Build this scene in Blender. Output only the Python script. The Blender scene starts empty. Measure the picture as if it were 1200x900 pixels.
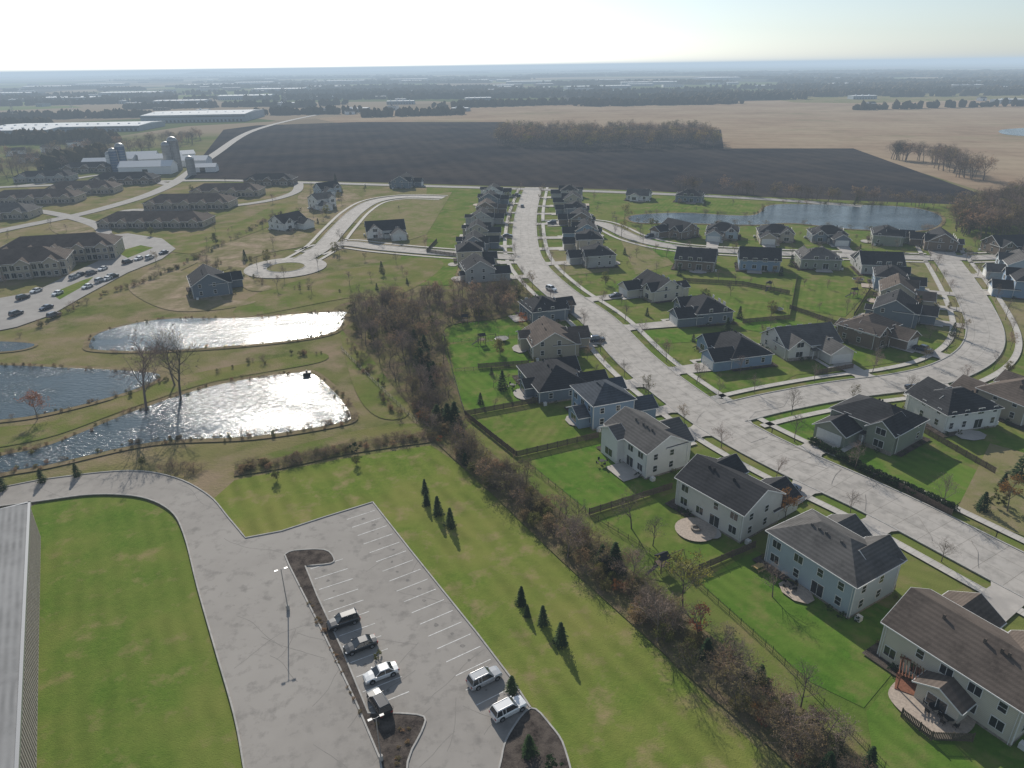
import bpy, bmesh, math, random
import numpy as np
from mathutils import Vector, Matrix
random.seed(11)
R_=random.Random(5)
sc=bpy.context.scene
# ---------------------------------------------------------------- survey geometry
FL=832.0; HC=75.0; P=math.radians(24.15); RO=math.radians(0.8)
F0=Vector((0,math.cos(P),-math.sin(P))); R0=Vector((1,0,0)); U0=Vector((0,math.sin(P),math.cos(P)))
RR=R0*math.cos(RO)-U0*math.sin(RO); UU=U0*math.cos(RO)+R0*math.sin(RO)
def G(u,v):
    d=F0+RR*((u-600)/FL)+UU*((450-v)/FL)
    t=HC/-d.z
    return Vector((d.x*t,d.y*t))
def GP(l): return [G(*p) for p in l]
cam=bpy.data.cameras.new('camera'); co=bpy.data.objects.new('camera',cam); sc.collection.objects.link(co)
m=Matrix.Identity(4)
for i in range(3):
    m[i][0]=RR[i]; m[i][1]=UU[i]; m[i][2]=-F0[i]
m[2][3]=HC
co.matrix_world=m
cam.sensor_width=36; cam.lens=FL/1200*36; cam.clip_start=.5; cam.clip_end=120000
sc.camera=co
AZ=math.radians(-16); EL=math.radians(27.5)
S=Vector((math.sin(AZ)*math.cos(EL),math.cos(AZ)*math.cos(EL),math.sin(EL)))
ld=bpy.data.lights.new('sun','SUN'); ld.energy=5; ld.angle=math.radians(.5); ld.color=(1,.94,.85)
lo=bpy.data.objects.new('sun',ld); sc.collection.objects.link(lo); lo.rotation_euler=S.to_track_quat('Z','Y').to_euler()
w=bpy.data.worlds.new('World'); sc.world=w; w.use_nodes=True
nt=w.node_tree; bg=nt.nodes['Background']; sk=nt.nodes.new('ShaderNodeTexSky'); sk.sky_type='NISHITA'; sk.sun_disc=False
sk.sun_elevation=EL; sk.sun_rotation=AZ; sk.air_density=1.0; sk.dust_density=.6; sk.ozone_density=2.5; sk.altitude=100
hs=nt.nodes.new('ShaderNodeHueSaturation'); hs.inputs['Saturation'].default_value=.5; hs.inputs['Value'].default_value=1.0
tn=nt.nodes.new('ShaderNodeMix'); tn.data_type='RGBA'; tn.blend_type='MULTIPLY'; tn.inputs[0].default_value=1; tn.inputs[7].default_value=(.90,.99,1.06,1)
nt.links.new(sk.outputs[0],hs.inputs['Color']); nt.links.new(hs.outputs[0],tn.inputs[6]); nt.links.new(tn.outputs[2],bg.inputs[0]); bg.inputs[1].default_value=.103
sc.view_settings.view_transform='Standard'; sc.view_settings.look='None'; sc.view_settings.exposure=0
# ---------------------------------------------------------------- materials
def mat(name,c1,c2=None,s=1.0,c3=None,s3=.05,rough=.9,bump=None,stripe=None,rnd=0,spec=.2,metal=0,obj=False,lo=.38,hi=.62,transl=0,brick=None,c4=None,s4=.3,gain=1,t4=.5):
    c1,c2,c3,c4=[tuple(min(.8,x*gain) for x in c) if c else None for c in(c1,c2,c3,c4)]
    M=bpy.data.materials.new(name); M.use_nodes=True; n=M.node_tree; L=n.links.new
    b=n.nodes['Principled BSDF']; b.inputs['Roughness'].default_value=rough
    b.inputs['Specular IOR Level'].default_value=spec; b.inputs['Metallic'].default_value=metal
    if obj:
        tc=n.nodes.new('ShaderNodeTexCoord'); pos=tc.outputs['Object']
    else:
        g=n.nodes.new('ShaderNodeNewGeometry'); pos=g.outputs['Position']
    def noise(sc_,det=3):
        t=n.nodes.new('ShaderNodeTexNoise'); t.inputs['Scale'].default_value=sc_; t.inputs['Detail'].default_value=det
        t.inputs['Roughness'].default_value=.65; L(pos,t.inputs['Vector']); return t.outputs[0]
    def ramp(x,a=lo,b_=hi):
        r=n.nodes.new('ShaderNodeMapRange'); r.inputs[1].default_value=a; r.inputs[2].default_value=b_; L(x,r.inputs[0]); return r.outputs[0]
    def mix(f,a,b_,mode='MIX'):
        x=n.nodes.new('ShaderNodeMix'); x.data_type='RGBA'; x.blend_type=mode
        for sock,val in ((0,f),(6,a),(7,b_)):
            if isinstance(val,(int,float)): x.inputs[sock].default_value=val
            elif isinstance(val,tuple): x.inputs[sock].default_value=(*val,1)
            else: L(val,x.inputs[sock])
        return x.outputs[2]
    col=c1
    if c2: col=mix(ramp(noise(s,4)),c1,c2)
    if c3: col=mix(ramp(noise(s3,4)),col,c3)
    if c4: col=mix(ramp(noise(s4,5),t4,t4+.2),col,c4)
    if stripe:
        nx,ny,per,amt=stripe[:4]; nz_=stripe[4] if len(stripe)>4 else 0
        d=n.nodes.new('ShaderNodeVectorMath'); d.operation='DOT_PRODUCT'; L(pos,d.inputs[0]); d.inputs[1].default_value=(nx,ny,nz_)
        a=n.nodes.new('ShaderNodeMath'); a.operation='MULTIPLY_ADD'; L(d.outputs['Value'],a.inputs[0]); a.inputs[1].default_value=2*math.pi/per
        if nz_: a.inputs[2].default_value=0
        else:
            nz=n.nodes.new('ShaderNodeMath'); nz.operation='MULTIPLY'; nz.inputs[1].default_value=3.0; L(noise(.08,1),nz.inputs[0]); L(nz.outputs[0],a.inputs[2])
        si=n.nodes.new('ShaderNodeMath'); si.operation='SINE'; L(a.outputs[0],si.inputs[0])
        f=ramp(si.outputs[0],-1,1)
        k=n.nodes.new('ShaderNodeMath'); k.operation='MULTIPLY'; k.inputs[1].default_value=amt; L(f,k.inputs[0])
        if nz_: k2=k
        else:
            k2=n.nodes.new('ShaderNodeMath'); k2.operation='MULTIPLY'; L(k.outputs[0],k2.inputs[0]); L(ramp(noise(.12,3),.35,.62),k2.inputs[1])
        col=mix(k2.outputs[0],col,tuple(.45*x for x in c1))
    if brick:
        uv=n.nodes.new('ShaderNodeUVMap'); t=n.nodes.new('ShaderNodeTexBrick'); L(uv.outputs[0],t.inputs['Vector'])
        t.offset=0; t.inputs['Scale'].default_value=1; t.inputs['Brick Width'].default_value=brick[0]; t.inputs['Row Height'].default_value=brick[1]
        t.inputs['Mortar Size'].default_value=brick[2]; t.inputs['Mortar Smooth'].default_value=.3
        t.inputs['Color1'].default_value=(.94,.94,.94,1); t.inputs['Color2'].default_value=(1,1,1,1); t.inputs['Mortar'].default_value=(.6,.59,.57,1)
        col=mix(1.0,col,t.outputs[0],'MULTIPLY')
    if rnd:
        oi=n.nodes.new('ShaderNodeObjectInfo'); hs=n.nodes.new('ShaderNodeHueSaturation')
        r=n.nodes.new('ShaderNodeMapRange'); r.inputs[3].default_value=1-rnd; r.inputs[4].default_value=1+rnd; L(oi.outputs['Random'],r.inputs[0]); L(r.outputs[0],hs.inputs['Value'])
        r2=n.nodes.new('ShaderNodeMapRange'); r2.inputs[3].default_value=.5+rnd*.08; r2.inputs[4].default_value=.5-rnd*.08; L(oi.outputs['Random'],r2.inputs[0]); L(r2.outputs[0],hs.inputs['Hue'])
        if isinstance(col,tuple): hs.inputs['Color'].default_value=(*col,1)
        else: L(col,hs.inputs['Color'])
        col=hs.outputs[0]
    if isinstance(col,tuple): b.inputs['Base Color'].default_value=(*col,1)
    else: L(col,b.inputs['Base Color'])
    if bump:
        bn=n.nodes.new('ShaderNodeBump'); bn.inputs['Strength'].default_value=bump[1]; bn.inputs['Distance'].default_value=bump[2]
        L(noise(bump[0],4),bn.inputs['Height']); L(bn.outputs[0],b.inputs['Normal'])
    if transl:
        tr=n.nodes.new('ShaderNodeBsdfTranslucent'); ms=n.nodes.new('ShaderNodeMixShader'); ms.inputs[0].default_value=transl
        if isinstance(col,tuple): tr.inputs[0].default_value=(*col,1)
        else: L(col,tr.inputs[0])
        L(b.outputs[0],ms.inputs[1]); L(tr.outputs[0],ms.inputs[2]); L(ms.outputs[0],n.nodes['Material Output'].inputs[0])
    return M
NX,NY=.861,.509
GS=dict(spec=0,rough=1)
gr_meadow=mat('meadow_grass',(.135,.183,.032),(.105,.155,.026),1.3,(.19,.195,.052),.035,bump=(5,.8,.09),stripe=(NX,NY,3.4,.38),c4=(.26,.205,.105),s4=.22,t4=.52,gain=1.12,**GS)
gr_field=mat('playing_field_grass',(.105,.165,.026),(.08,.138,.02),1.3,(.165,.185,.045),.04,bump=(5,.8,.09),stripe=(NX,NY,2.8,.26),c4=(.235,.195,.09),s4=.2,t4=.54,gain=1.12,**GS)
gr_lawn=mat('lawn_grass',(.10,.15,.028),(.075,.12,.021),.8,(.145,.16,.045),.05,bump=(4,.6,.1),stripe=(.5,.86,3.0,.25),c4=(.2,.165,.08),s4=.16,gain=1.15,**GS)
gr_lawnA=mat('lush_lawn_grass',(.078,.158,.02),(.056,.122,.015),.9,(.11,.17,.03),.08,bump=(4,.6,.08),stripe=(NX,NY,2.6,.3),c4=(.165,.17,.055),s4=.2,gain=1.15,**GS)
gr_lawnB=mat('dry_lawn_grass',(.165,.17,.062),(.12,.14,.042),.7,(.21,.18,.095),.09,bump=(4,.6,.1),c4=(.23,.185,.12),s4=.3,gain=1.1,**GS)
gr_lawnC=mat('mown_lawn_grass',(.10,.158,.026),(.075,.13,.02),.5,(.145,.172,.042),.1,bump=(4,.6,.08),stripe=(.9,-.4,2.2,.3),c4=(.19,.17,.07),s4=.2,t4=.52,gain=1.12,**GS)
gr_rough=mat('rough_grass',(.13,.145,.045),(.09,.11,.03),.25,(.2,.17,.08),.025,bump=(1.5,.8,.25),c4=(.24,.185,.12),s4=.07,gain=1.1,t4=.46,**GS)
gr_bank=mat('bank_grass',(.115,.148,.035),(.088,.12,.027),.4,(.165,.155,.055),.04,bump=(2,.8,.2),c4=(.22,.175,.10),s4=.1,gain=1.12,t4=.46,**GS)
brush_gr=mat('leaf_litter',(.19,.145,.095),(.13,.105,.06),.8,(.14,.135,.055),.2,bump=(3,.8,.2),**GS)
dirt=mat('bare_soil',(.37,.29,.21),(.27,.21,.145),.35,(.18,.165,.075),.08,bump=(3,.6,.1),c4=(.15,.145,.06),s4=.12,**GS)
plowed=mat('plowed_soil',(.035,.034,.038),(.026,.026,.031),.05,(.058,.05,.047),.012,stripe=(.97,.24,14,.45),**GS)
tan=mat('stubble_field',(.31,.225,.155),(.26,.19,.13),.03,(.35,.275,.19),.008,stripe=(.3,.95,30,.25),c4=(.2,.18,.10),s4=.006,t4=.56,**GS)
mulch=mat('mulch',(.075,.06,.052),(.035,.03,.027),3,(.12,.10,.085),.7,bump=(8,1,.1),**GS)
conc=mat('road_concrete',(.43,.40,.365),(.37,.345,.315),.3,(.46,.43,.395),.05,brick=(4.6,3.7,.05),c4=(.31,.29,.265),s4=.45,spec=.1,t4=.47)
walk=mat('sidewalk_concrete',(.54,.51,.465),(.46,.435,.40),.5,brick=(1.5,1.5,.04),spec=.1)
drivec=mat('driveway_concrete',(.50,.465,.425),(.43,.40,.365),.5,(.37,.345,.32),.2,spec=.1)
kerbm=mat('kerb_concrete',(.45,.43,.4),(.34,.33,.31),1.0,spec=.1)
asph=mat('asphalt_aged',(.305,.283,.258),(.27,.25,.228),.35,(.34,.317,.29),.035,bump=(12,.4,.02),c4=(.225,.21,.193),s4=.5,t4=.52,spec=.1)
seal=mat('crack_sealant',(.2,.186,.172),(.25,.235,.215),1,spec=.1)
stain=mat('oil_stain',(.17,.16,.15),(.25,.232,.214),2.5,spec=.1)
asph2=mat('asphalt_far',(.32,.305,.285),(.27,.255,.24),.2,spec=.1)
paint=mat('white_line_paint',(.74,.73,.71),(.52,.51,.48),2.0)
white=mat('white_trim',(.70,.69,.67),(.62,.62,.6),2)
glass=mat('window_glass',(.02,.025,.03),rough=.08,spec=.8)
woodf=mat('weathered_fence_wood',(.16,.12,.09),(.10,.078,.06),3,rnd=.2)
blackm=mat('black_metal',(.02,.02,.021),rough=.5)
deckw=mat('deck_wood',(.25,.11,.07),(.17,.075,.045),3)
galv=mat('galvanised_steel',(.35,.35,.35),rough=.45,metal=.6)
garage=mat('garage_door_paint',(.65,.65,.62),(.6,.6,.57),2)
paver=mat('paver_stone',(.48,.40,.33),(.36,.30,.25),2.5)
bark=mat('bark',(.18,.145,.12),(.12,.10,.08),3,obj=True,rnd=.25)
twig=mat('twigs',(.28,.22,.175),(.19,.15,.12),3,obj=True,rnd=.3,spec=0)
leafO=mat('olive_leaves',(.19,.18,.055),(.12,.13,.035),4,obj=True,rnd=.45,transl=.35,rough=.7,spec=.1)
leafB=mat('dry_brown_leaves',(.33,.235,.125),(.22,.165,.08),4,obj=True,rnd=.4,transl=.35,rough=.8,spec=.1)
leafR=mat('orange_leaves',(.40,.16,.055),(.28,.11,.035),4,obj=True,rnd=.3,transl=.35)
leafY=mat('yellow_leaves',(.42,.34,.07),(.28,.24,.06),4,obj=True,rnd=.3,transl=.35)
leafC=mat('conifer_needles',(.05,.085,.03),(.025,.048,.018),5,obj=True,rnd=.35,transl=.15,spec=.1)
wood_far=mat('distant_woods',(.085,.075,.055),(.05,.055,.042),.015,(.12,.095,.06),.003,spec=0)
roofs={k:mat('shingles_'+k,c,tuple(.7*x for x in c),1.6,tuple(1.2*x for x in c),.25,rough=1,bump=(6,.6,.05),spec=.05,stripe=(0,0,.32,.35,1)) for k,c in
 dict(grey=(.115,.11,.106),dark=(.05,.05,.053),brown=(.125,.102,.087),blue=(.08,.09,.105)).items()}
wallsm={k:mat('siding_'+k,c,tuple(.93*x for x in c),.5,rough=.7,stripe=(0,0,.26,.28,1)) for k,c in
 dict(beige=(.58,.54,.45),ltblue=(.40,.46,.50),white=(.70,.69,.66),cream=(.62,.60,.55),blue=(.22,.30,.40),slate=(.17,.20,.235),tan=(.42,.37,.29),grey=(.38,.38,.37),brown=(.2,.155,.12),green=(.26,.28,.22)).items()}
stone=mat('stone_veneer',(.34,.3,.26),(.2,.17,.14),2.2)
# water
def water():
    M=bpy.data.materials.new('pond_water'); M.use_nodes=True; n=M.node_tree; b=n.nodes['Principled BSDF']
    b.inputs['Base Color'].default_value=(.03,.055,.07,1); b.inputs['Roughness'].default_value=.14; b.inputs['IOR'].default_value=1.33
    g=n.nodes.new('ShaderNodeNewGeometry')
    def nz(s,sx,sy,det,rot):
        t=n.nodes.new('ShaderNodeTexNoise'); t.inputs['Scale'].default_value=s; t.inputs['Detail'].default_value=det; t.inputs['Roughness'].default_value=.6
        mp=n.nodes.new('ShaderNodeMapping'); mp.inputs['Scale'].default_value=(sx,sy,1); mp.inputs['Rotation'].default_value=(0,0,rot)
        n.links.new(g.outputs['Position'],mp.inputs[0]); n.links.new(mp.outputs[0],t.inputs['Vector']); return t.outputs[0]
    a=nz(1.0,.6,1.4,4,.4); c_=nz(.035,1,1.6,3,.2)
    mr=n.nodes.new('ShaderNodeMapRange'); mr.inputs[1].default_value=.38; mr.inputs[2].default_value=.6; mr.inputs[3].default_value=.16; mr.inputs[4].default_value=.42; n.links.new(c_,mr.inputs[0])
    bn=n.nodes.new('ShaderNodeBump'); bn.inputs['Strength'].default_value=1
    n.links.new(mr.outputs[0],bn.inputs['Distance'])
    n.links.new(a,bn.inputs['Height']); n.links.new(bn.outputs[0],b.inputs['Normal']); return M
waterm=water()
# ---------------------------------------------------------------- mesh helpers
class MB:
    def __init__(s): s.v=[];s.f=[];s.m=[]
    def add(s,vs,fs,m=0):
        o=len(s.v); s.v+=[tuple(x) for x in vs]; s.f+=[tuple(i+o for i in f) for f in fs]; s.m+=[m]*len(fs)
    def box(s,x0,x1,y0,y1,z0,z1,m=0):
        s.add([(x0,y0,z0),(x1,y0,z0),(x1,y1,z0),(x0,y1,z0),(x0,y0,z1),(x1,y0,z1),(x1,y1,z1),(x0,y1,z1)],
              [(0,3,2,1),(4,5,6,7),(0,1,5,4),(1,2,6,5),(2,3,7,6),(3,0,4,7)],m)
    def beam(s,a,b,r0,r1,n=6,m=0,cap=False):
        a=Vector(a);b=Vector(b);d=(b-a)
        if d.length<1e-6:return
        d.normalize(); x=d.orthogonal().normalized(); y=d.cross(x)
        vs=[]
        for p,r in((a,r0),(b,r1)):
            for i in range(n):
                t=2*math.pi*i/n; vs.append(p+x*(r*math.cos(t))+y*(r*math.sin(t)))
        fs=[(i,(i+1)%n,n+(i+1)%n,n+i) for i in range(n)]
        if cap: fs+=[tuple(range(n))[::-1],tuple(range(n,2*n))]
        s.add(vs,fs,m)
    def mesh(s,name,mats,recalc=False):
        me=bpy.data.meshes.new(name); me.from_pydata(s.v,[],s.f)
        for x in mats: me.materials.append(x)
        if len(mats)>1: me.polygons.foreach_set('material_index',s.m)
        if recalc:
            bm=bmesh.new(); bm.from_mesh(me); bmesh.ops.recalc_face_normals(bm,faces=bm.faces); bm.to_mesh(me); bm.free()
        me.update(); return me
    def obj(s,name,mats,parent=None,loc=(0,0,0),yaw=0,recalc=False):
        return mk(name,s.mesh(name,mats,recalc),parent,loc,yaw)
def mk(name,me,parent=None,loc=(0,0,0),yaw=0,scale=None):
    o=bpy.data.objects.new(name,me); sc.collection.objects.link(o); o.location=loc; o.rotation_euler=(0,0,yaw)
    if scale: o.scale=scale
    if parent: o.parent=parent
    return o
def smooth(pts,n=6,closed=False):
    out=[];N=len(pts)
    rng=range(N if closed else N-1)
    for i in rng:
        if closed: p=[pts[(i+k)%N] for k in(-1,0,1,2)]
        else: p=[pts[max(0,i-1)],pts[i],pts[i+1],pts[min(N-1,i+2)]]
        for j in range(n):
            t=j/n
            out.append(.5*((2*p[1])+(p[2]-p[0])*t+(2*p[0]-5*p[1]+4*p[2]-p[3])*t*t+(3*p[1]-p[0]-3*p[2]+p[3])*t**3))
    if not closed: out.append(pts[-1])
    return out
def poly(name,px,z,mt,sm=False,world=False):
    pts=px if world else GP(px)
    if sm: pts=smooth(pts,6,True)
    me=bpy.data.meshes.new(name); me.from_pydata([(p.x,p.y,z) for p in pts],[],[tuple(range(len(pts)))]); me.materials.append(mt)
    if me.polygons[0].normal.z<0: me.flip_normals()
    uv=me.uv_layers.new(name='UVMap')
    for l in me.loops:
        c=me.vertices[l.vertex_index].co; uv.data[l.index].uv=(c.x*NX+c.y*NY,-c.x*NY+c.y*NX)
    return mk(name,me)
def offs(pts,o,closed=False):
    r=[];N=len(pts)
    for i in range(N):
        a=pts[(i-1)%N] if (closed or i>0) else pts[i]; b=pts[(i+1)%N] if (closed or i<N-1) else pts[i]
        t=(b-a); 
        if t.length<1e-6: t=Vector((1,0))
        t.normalize(); r.append(pts[i]+Vector((-t.y,t.x))*o)
    return r
def ribbon(name,pts,w,z,mt,off=0,closed=False,h=0,skip=None,parent=None):
    A=offs(pts,off-w/2,closed);B=offs(pts,off+w/2,closed);N=len(pts)
    me=MB();uvs=[];d=0
    for i in range(N if closed else N-1):
        j=(i+1)%N; L=(pts[j]-pts[i]).length
        mid=(A[i]+B[i]+A[j]+B[j])/4
        if skip and skip(mid): d+=L; continue
        me.add([(A[i].x,A[i].y,z+h),(A[j].x,A[j].y,z+h),(B[j].x,B[j].y,z+h),(B[i].x,B[i].y,z+h)],[(0,1,2,3)])
        uvs+=[(d,0),(d+L,0),(d+L,w),(d,w)]
        if h:
            for Q in(A,B):
                me.add([(Q[i].x,Q[i].y,z-.05),(Q[j].x,Q[j].y,z-.05),(Q[j].x,Q[j].y,z+h),(Q[i].x,Q[i].y,z+h)],[(0,1,2,3)]); uvs+=[(d,0),(d+L,0),(d+L,h),(d,h)]
        d+=L
    if not me.f: return None
    o=me.obj(name,[mt],parent); u=o.data.uv_layers.new(name='UVMap')
    for i,q in enumerate(uvs): u.data[i].uv=q
    return o
def inpoly(p,poly_):
    c=False;N=len(poly_);j=N-1
    for i in range(N):
        a,b=poly_[i],poly_[j]
        if (a.y>p.y)!=(b.y>p.y) and p.x<(b.x-a.x)*(p.y-a.y)/(b.y-a.y)+a.x: c=not c
        j=i
    return c
# ---------------------------------------------------------------- ground
def ground_mat():
    M=mat('ground',(.13,.15,.055),(.09,.12,.035),.06,(.19,.17,.09),.01,**GS)
    n=M.node_tree;L=n.links.new;b=n.nodes['Principled BSDF']; near=b.inputs['Base Color'].links[0].from_socket
    g=n.nodes.new('ShaderNodeNewGeometry'); mp=n.nodes.new('ShaderNodeMapping'); mp.inputs['Scale'].default_value=(1/460,1/420,1); mp.inputs['Rotation'].default_value=(0,0,.12); L(g.outputs[0],mp.inputs[0])
    v=n.nodes.new('ShaderNodeTexVoronoi'); v.voronoi_dimensions='2D'; v.distance='CHEBYCHEV'; v.inputs['Scale'].default_value=1; L(mp.outputs[0],v.inputs['Vector'])
    sp=n.nodes.new('ShaderNodeSeparateColor'); L(v.outputs['Color'],sp.inputs[0])
    r=n.nodes.new('ShaderNodeValToRGB'); r.color_ramp.interpolation='CONSTANT'; e=r.color_ramp.elements
    e[0].position=0; e[0].color=(.10,.12,.05,1); e[1].position=.2; e[1].color=(.26,.21,.15,1)
    for p_,c in((.40,(.06,.055,.05,1)),(.52,(.15,.18,.07,1)),(.66,(.21,.17,.12,1)),(.84,(.07,.075,.05,1))):
        q=e.new(p_); q.color=c
    L(sp.outputs[0],r.inputs[0])
    sx=n.nodes.new('ShaderNodeSeparateXYZ'); L(g.outputs[0],sx.inputs[0])
    mr=n.nodes.new('ShaderNodeMapRange'); mr.inputs[1].default_value=900; mr.inputs[2].default_value=1000; L(sx.outputs[1],mr.inputs[0])
    x=n.nodes.new('ShaderNodeMix'); x.data_type='RGBA'; L(mr.outputs[0],x.inputs[0]); L(near,x.inputs[6]); L(r.outputs[0],x.inputs[7]); L(x.outputs[2],b.inputs['Base Color'])
    return M
g=MB(); g.add([(-45000,-3000,0),(45000,-3000,0),(45000,45000,0),(-45000,45000,0)],[(0,1,2,3)]); g.obj('ground',[ground_mat()])
# haze layer: volume glows by emission, standing in for sunlight scattered in air
hz=MB(); hz.box(-44000,44000,-2900,44000,-6,86)
hm=bpy.data.materials.new('emissive_haze'); hm.use_nodes=True; n=hm.node_tree; n.nodes.remove(n.nodes['Principled BSDF'])
ab=n.nodes.new('ShaderNodeVolumeAbsorption'); em=n.nodes.new('ShaderNodeEmission'); ad=n.nodes.new('ShaderNodeAddShader')
SG=1/4800
ab.inputs[0].default_value=(0,0,0,1); ab.inputs[1].default_value=SG; em.inputs[0].default_value=(.50,.62,.74,1); em.inputs[1].default_value=SG
n.links.new(ab.outputs[0],ad.inputs[0]); n.links.new(em.outputs[0],ad.inputs[1]); n.links.new(ad.outputs[0],n.nodes['Material Output'].inputs['Volume'])
try: hm.cycles.homogeneous_volume=True
except Exception: pass
hz.obj('glowing_haze',[hm])

poly('rough_grass',[(-500,240),(215,213),(640,224),(640,330),(520,385),(560,520),(1000,910),(900,1200),(-900,1200)],.03,gr_rough)
poly('suburb_lawn',[(500,218),(760,224),(1000,236),(1500,250),(2200,420),(2400,1000),(1030,960),(500,475),(520,385),(600,330),(500,300)],.05,gr_lawn)
poly('stubble_field',[(370,139),(480,128),(620,124),(940,117),(1300,110),(1500,225),(1150,224),(1000,178),(600,172),(590,148),(400,145)],.04,tan)
poly('green_field',[(880,112),(1010,107),(1300,106),(1300,113),(1010,121),(930,120)],.06,gr_rough)
poly('plowed_field',[(262,152),(300,147),(420,143),(592,143),(600,150),(845,152),(848,174),(1000,174),(1145,226),(1130,240),(900,231),(720,222),(450,214),(215,209),(240,180)],.07,plowed)
# meadow by the car park
poly('mown_meadow',[(262,600),(250,585),(275,563),(400,538),(505,522),(560,560),(700,690),(900,890),(960,960),(640,960),(655,870),(600,798),(437,590),(382,607),(330,624),(288,632)],.06,gr_meadow)
poly('mown_meadow',[(30,598),(45,589),(110,581),(165,584),(200,600),(216,628),(232,690),(252,760),(275,840),(287,905),(300,980),(-40,980)],.06,gr_field)
# --------------- lawns of single lots
lots=[([(530,380),(600,374),(618,392),(524,402)],gr_lawnA),([(526,404),(616,396),(622,425),(532,432)],gr_lawnA),
([(531,436),(610,432),(628,468),(543,484)],gr_lawnA),([(556,494),(668,470),(712,512),(612,533)],gr_lawnC),([(618,541),(712,518),(788,570),(690,601)],gr_lawnA),
([(702,610),(790,577),(880,640),(806,672)],gr_lawnC),([(818,682),(885,646),(1060,722),(1062,770),(1012,830),(950,800)],gr_lawnA),([(1015,835),(1064,772),(1230,860),(1230,930),(1030,930)],gr_lawnA),
([(882,490),(962,470),(1000,490),(985,520),(955,524)],gr_lawnA),([(960,528),(1050,512),(1165,560),(1112,598)],gr_lawnA),([(1090,505),(1230,500),(1230,560),(1168,556)],gr_lawnC),
([(772,412),(830,408),(900,430),(940,436),(900,456),(820,462)],gr_lawnC),([(752,388),(820,385),(826,400),(765,404)],gr_lawnA),([(795,345),(920,350),(925,374),(860,378),(800,362)],gr_lawnC),
([(720,262),(745,268),(790,310),(745,322),(735,300)],gr_lawnB),([(700,330),(748,330),(745,360),(722,358)],gr_lawnC),([(745,276),(790,285),(800,300),(775,302)],gr_lawnA),
([(930,440),(1030,428),(1080,420),(1120,405),(1080,395),(1000,412)],gr_lawnC),([(860,372),(930,376),(990,388),(975,400),(905,392),(870,386)],gr_lawnA),([(930,330),(1000,332),(1010,350),(990,372),(925,360)],gr_lawnC),
([(1060,300),(1095,310),(1125,350),(1130,395),(1085,385),(1070,340)],gr_lawnB),([(1130,310),(1220,320),(1220,400),(1180,400),(1165,355)],gr_lawnB),([(770,232),(880,236),(890,250),(760,248)],gr_lawnC),
([(470,300),(540,302),(530,335),(470,335)],gr_lawnC),([(380,262),(420,240),(530,225),(500,275),(470,285),(430,262)],gr_lawnB),([(640,290),(700,300),(715,318),(650,325)],gr_lawnB),([(1160,520),(1230,540),(1230,640),(1120,600)],gr_lawnB)]
for i,(l,mt) in enumerate(lots): poly('lawn',l,.08+.003*i,mt)
for i,l in enumerate([[(300,345),(380,322),(480,303),(520,310),(470,345),(405,350),(280,372)],[(120,276),(250,270),(330,238),(350,250),(250,290),(205,296)],
 [(-60,505),(60,494),(190,448),(280,428),(370,414),(375,425),(250,448),(150,480),(50,515),(-60,530)],[(300,538),(420,505),(485,497),(500,508),(420,528)],[(400,385),(440,420),(480,480),(445,490),(415,455)]]): poly('grass_bank',l,.165+.004*i,gr_bank,True)
for i,l in enumerate([[(150,335),(200,316),(240,330),(262,350),(300,354),(250,364),(190,362)],[(235,297),(290,278),(345,270),(370,285),(310,298),(262,318),(240,322)],[(355,225),(400,222),(430,238),(400,258),(370,262),(350,245)],[(270,315),(285,300),(292,325),(320,338),(290,340)],[(60,262),(110,262),(115,272),(70,275)],[(392,285),(440,278),(470,288),(430,290)],[(165,326),(190,312),(232,306),(215,316),(185,328)]]): poly('dirt_lot',l,.19+.004*i,dirt,True)
poly('woodland_floor',[(400,357),(520,340),(622,337),(598,370),(522,385),(530,440),(545,490),(510,500),(470,465),(435,420),(402,388)],.222,brush_gr,True)
# hedgerow floor
HR=smooth(GP([(488,455),(512,495),(545,527),(600,575),(680,648),(770,725),(850,795),(935,865),(1020,940)]),6)
ribbon('hedgerow_floor',HR,8,.23,brush_gr)
BR=smooth(GP([(275,552),(330,543),(400,528),(450,520),(510,512)]),6)
ribbon('brush_floor',BR,5,.226,brush_gr)
# --------------- ponds
dirtbank=mat('pond_bank_soil',(.26,.205,.135),(.17,.15,.07),.7,(.2,.16,.095),.2,**GS)
def pond(px,bank=3.4):
    pts=smooth(GP(px),6,True)
    ribbon('pond_bank',pts,bank,.24,dirtbank,closed=True)
    poly('pond',pts,.26,waterm,world=True)
    return pts
PA=pond([(105,404),(122,389),(190,375),(290,373),(395,366),(404,371),(390,390),(320,402),(200,411),(118,411)])
PB=pond([(-60,560),(0,536),(60,522),(160,482),(255,452),(345,438),(368,440),(396,465),(411,488),(396,497),(300,512),(180,519),(60,545),(0,556),(-60,575)])
PC=pond([(-80,432),(0,429),(80,432),(160,436),(188,442),(150,460),(60,484),(0,493),(-80,500)])
PD=pond([(742,253),(800,250),(880,253),(903,241),(960,240),(1060,243),(1102,254),(1085,270),(1000,269),(930,262),(880,264),(800,262),(745,261)])
PE=pond([(-60,405),(-10,401),(40,404),(15,412),(-60,414)],2)
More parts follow.
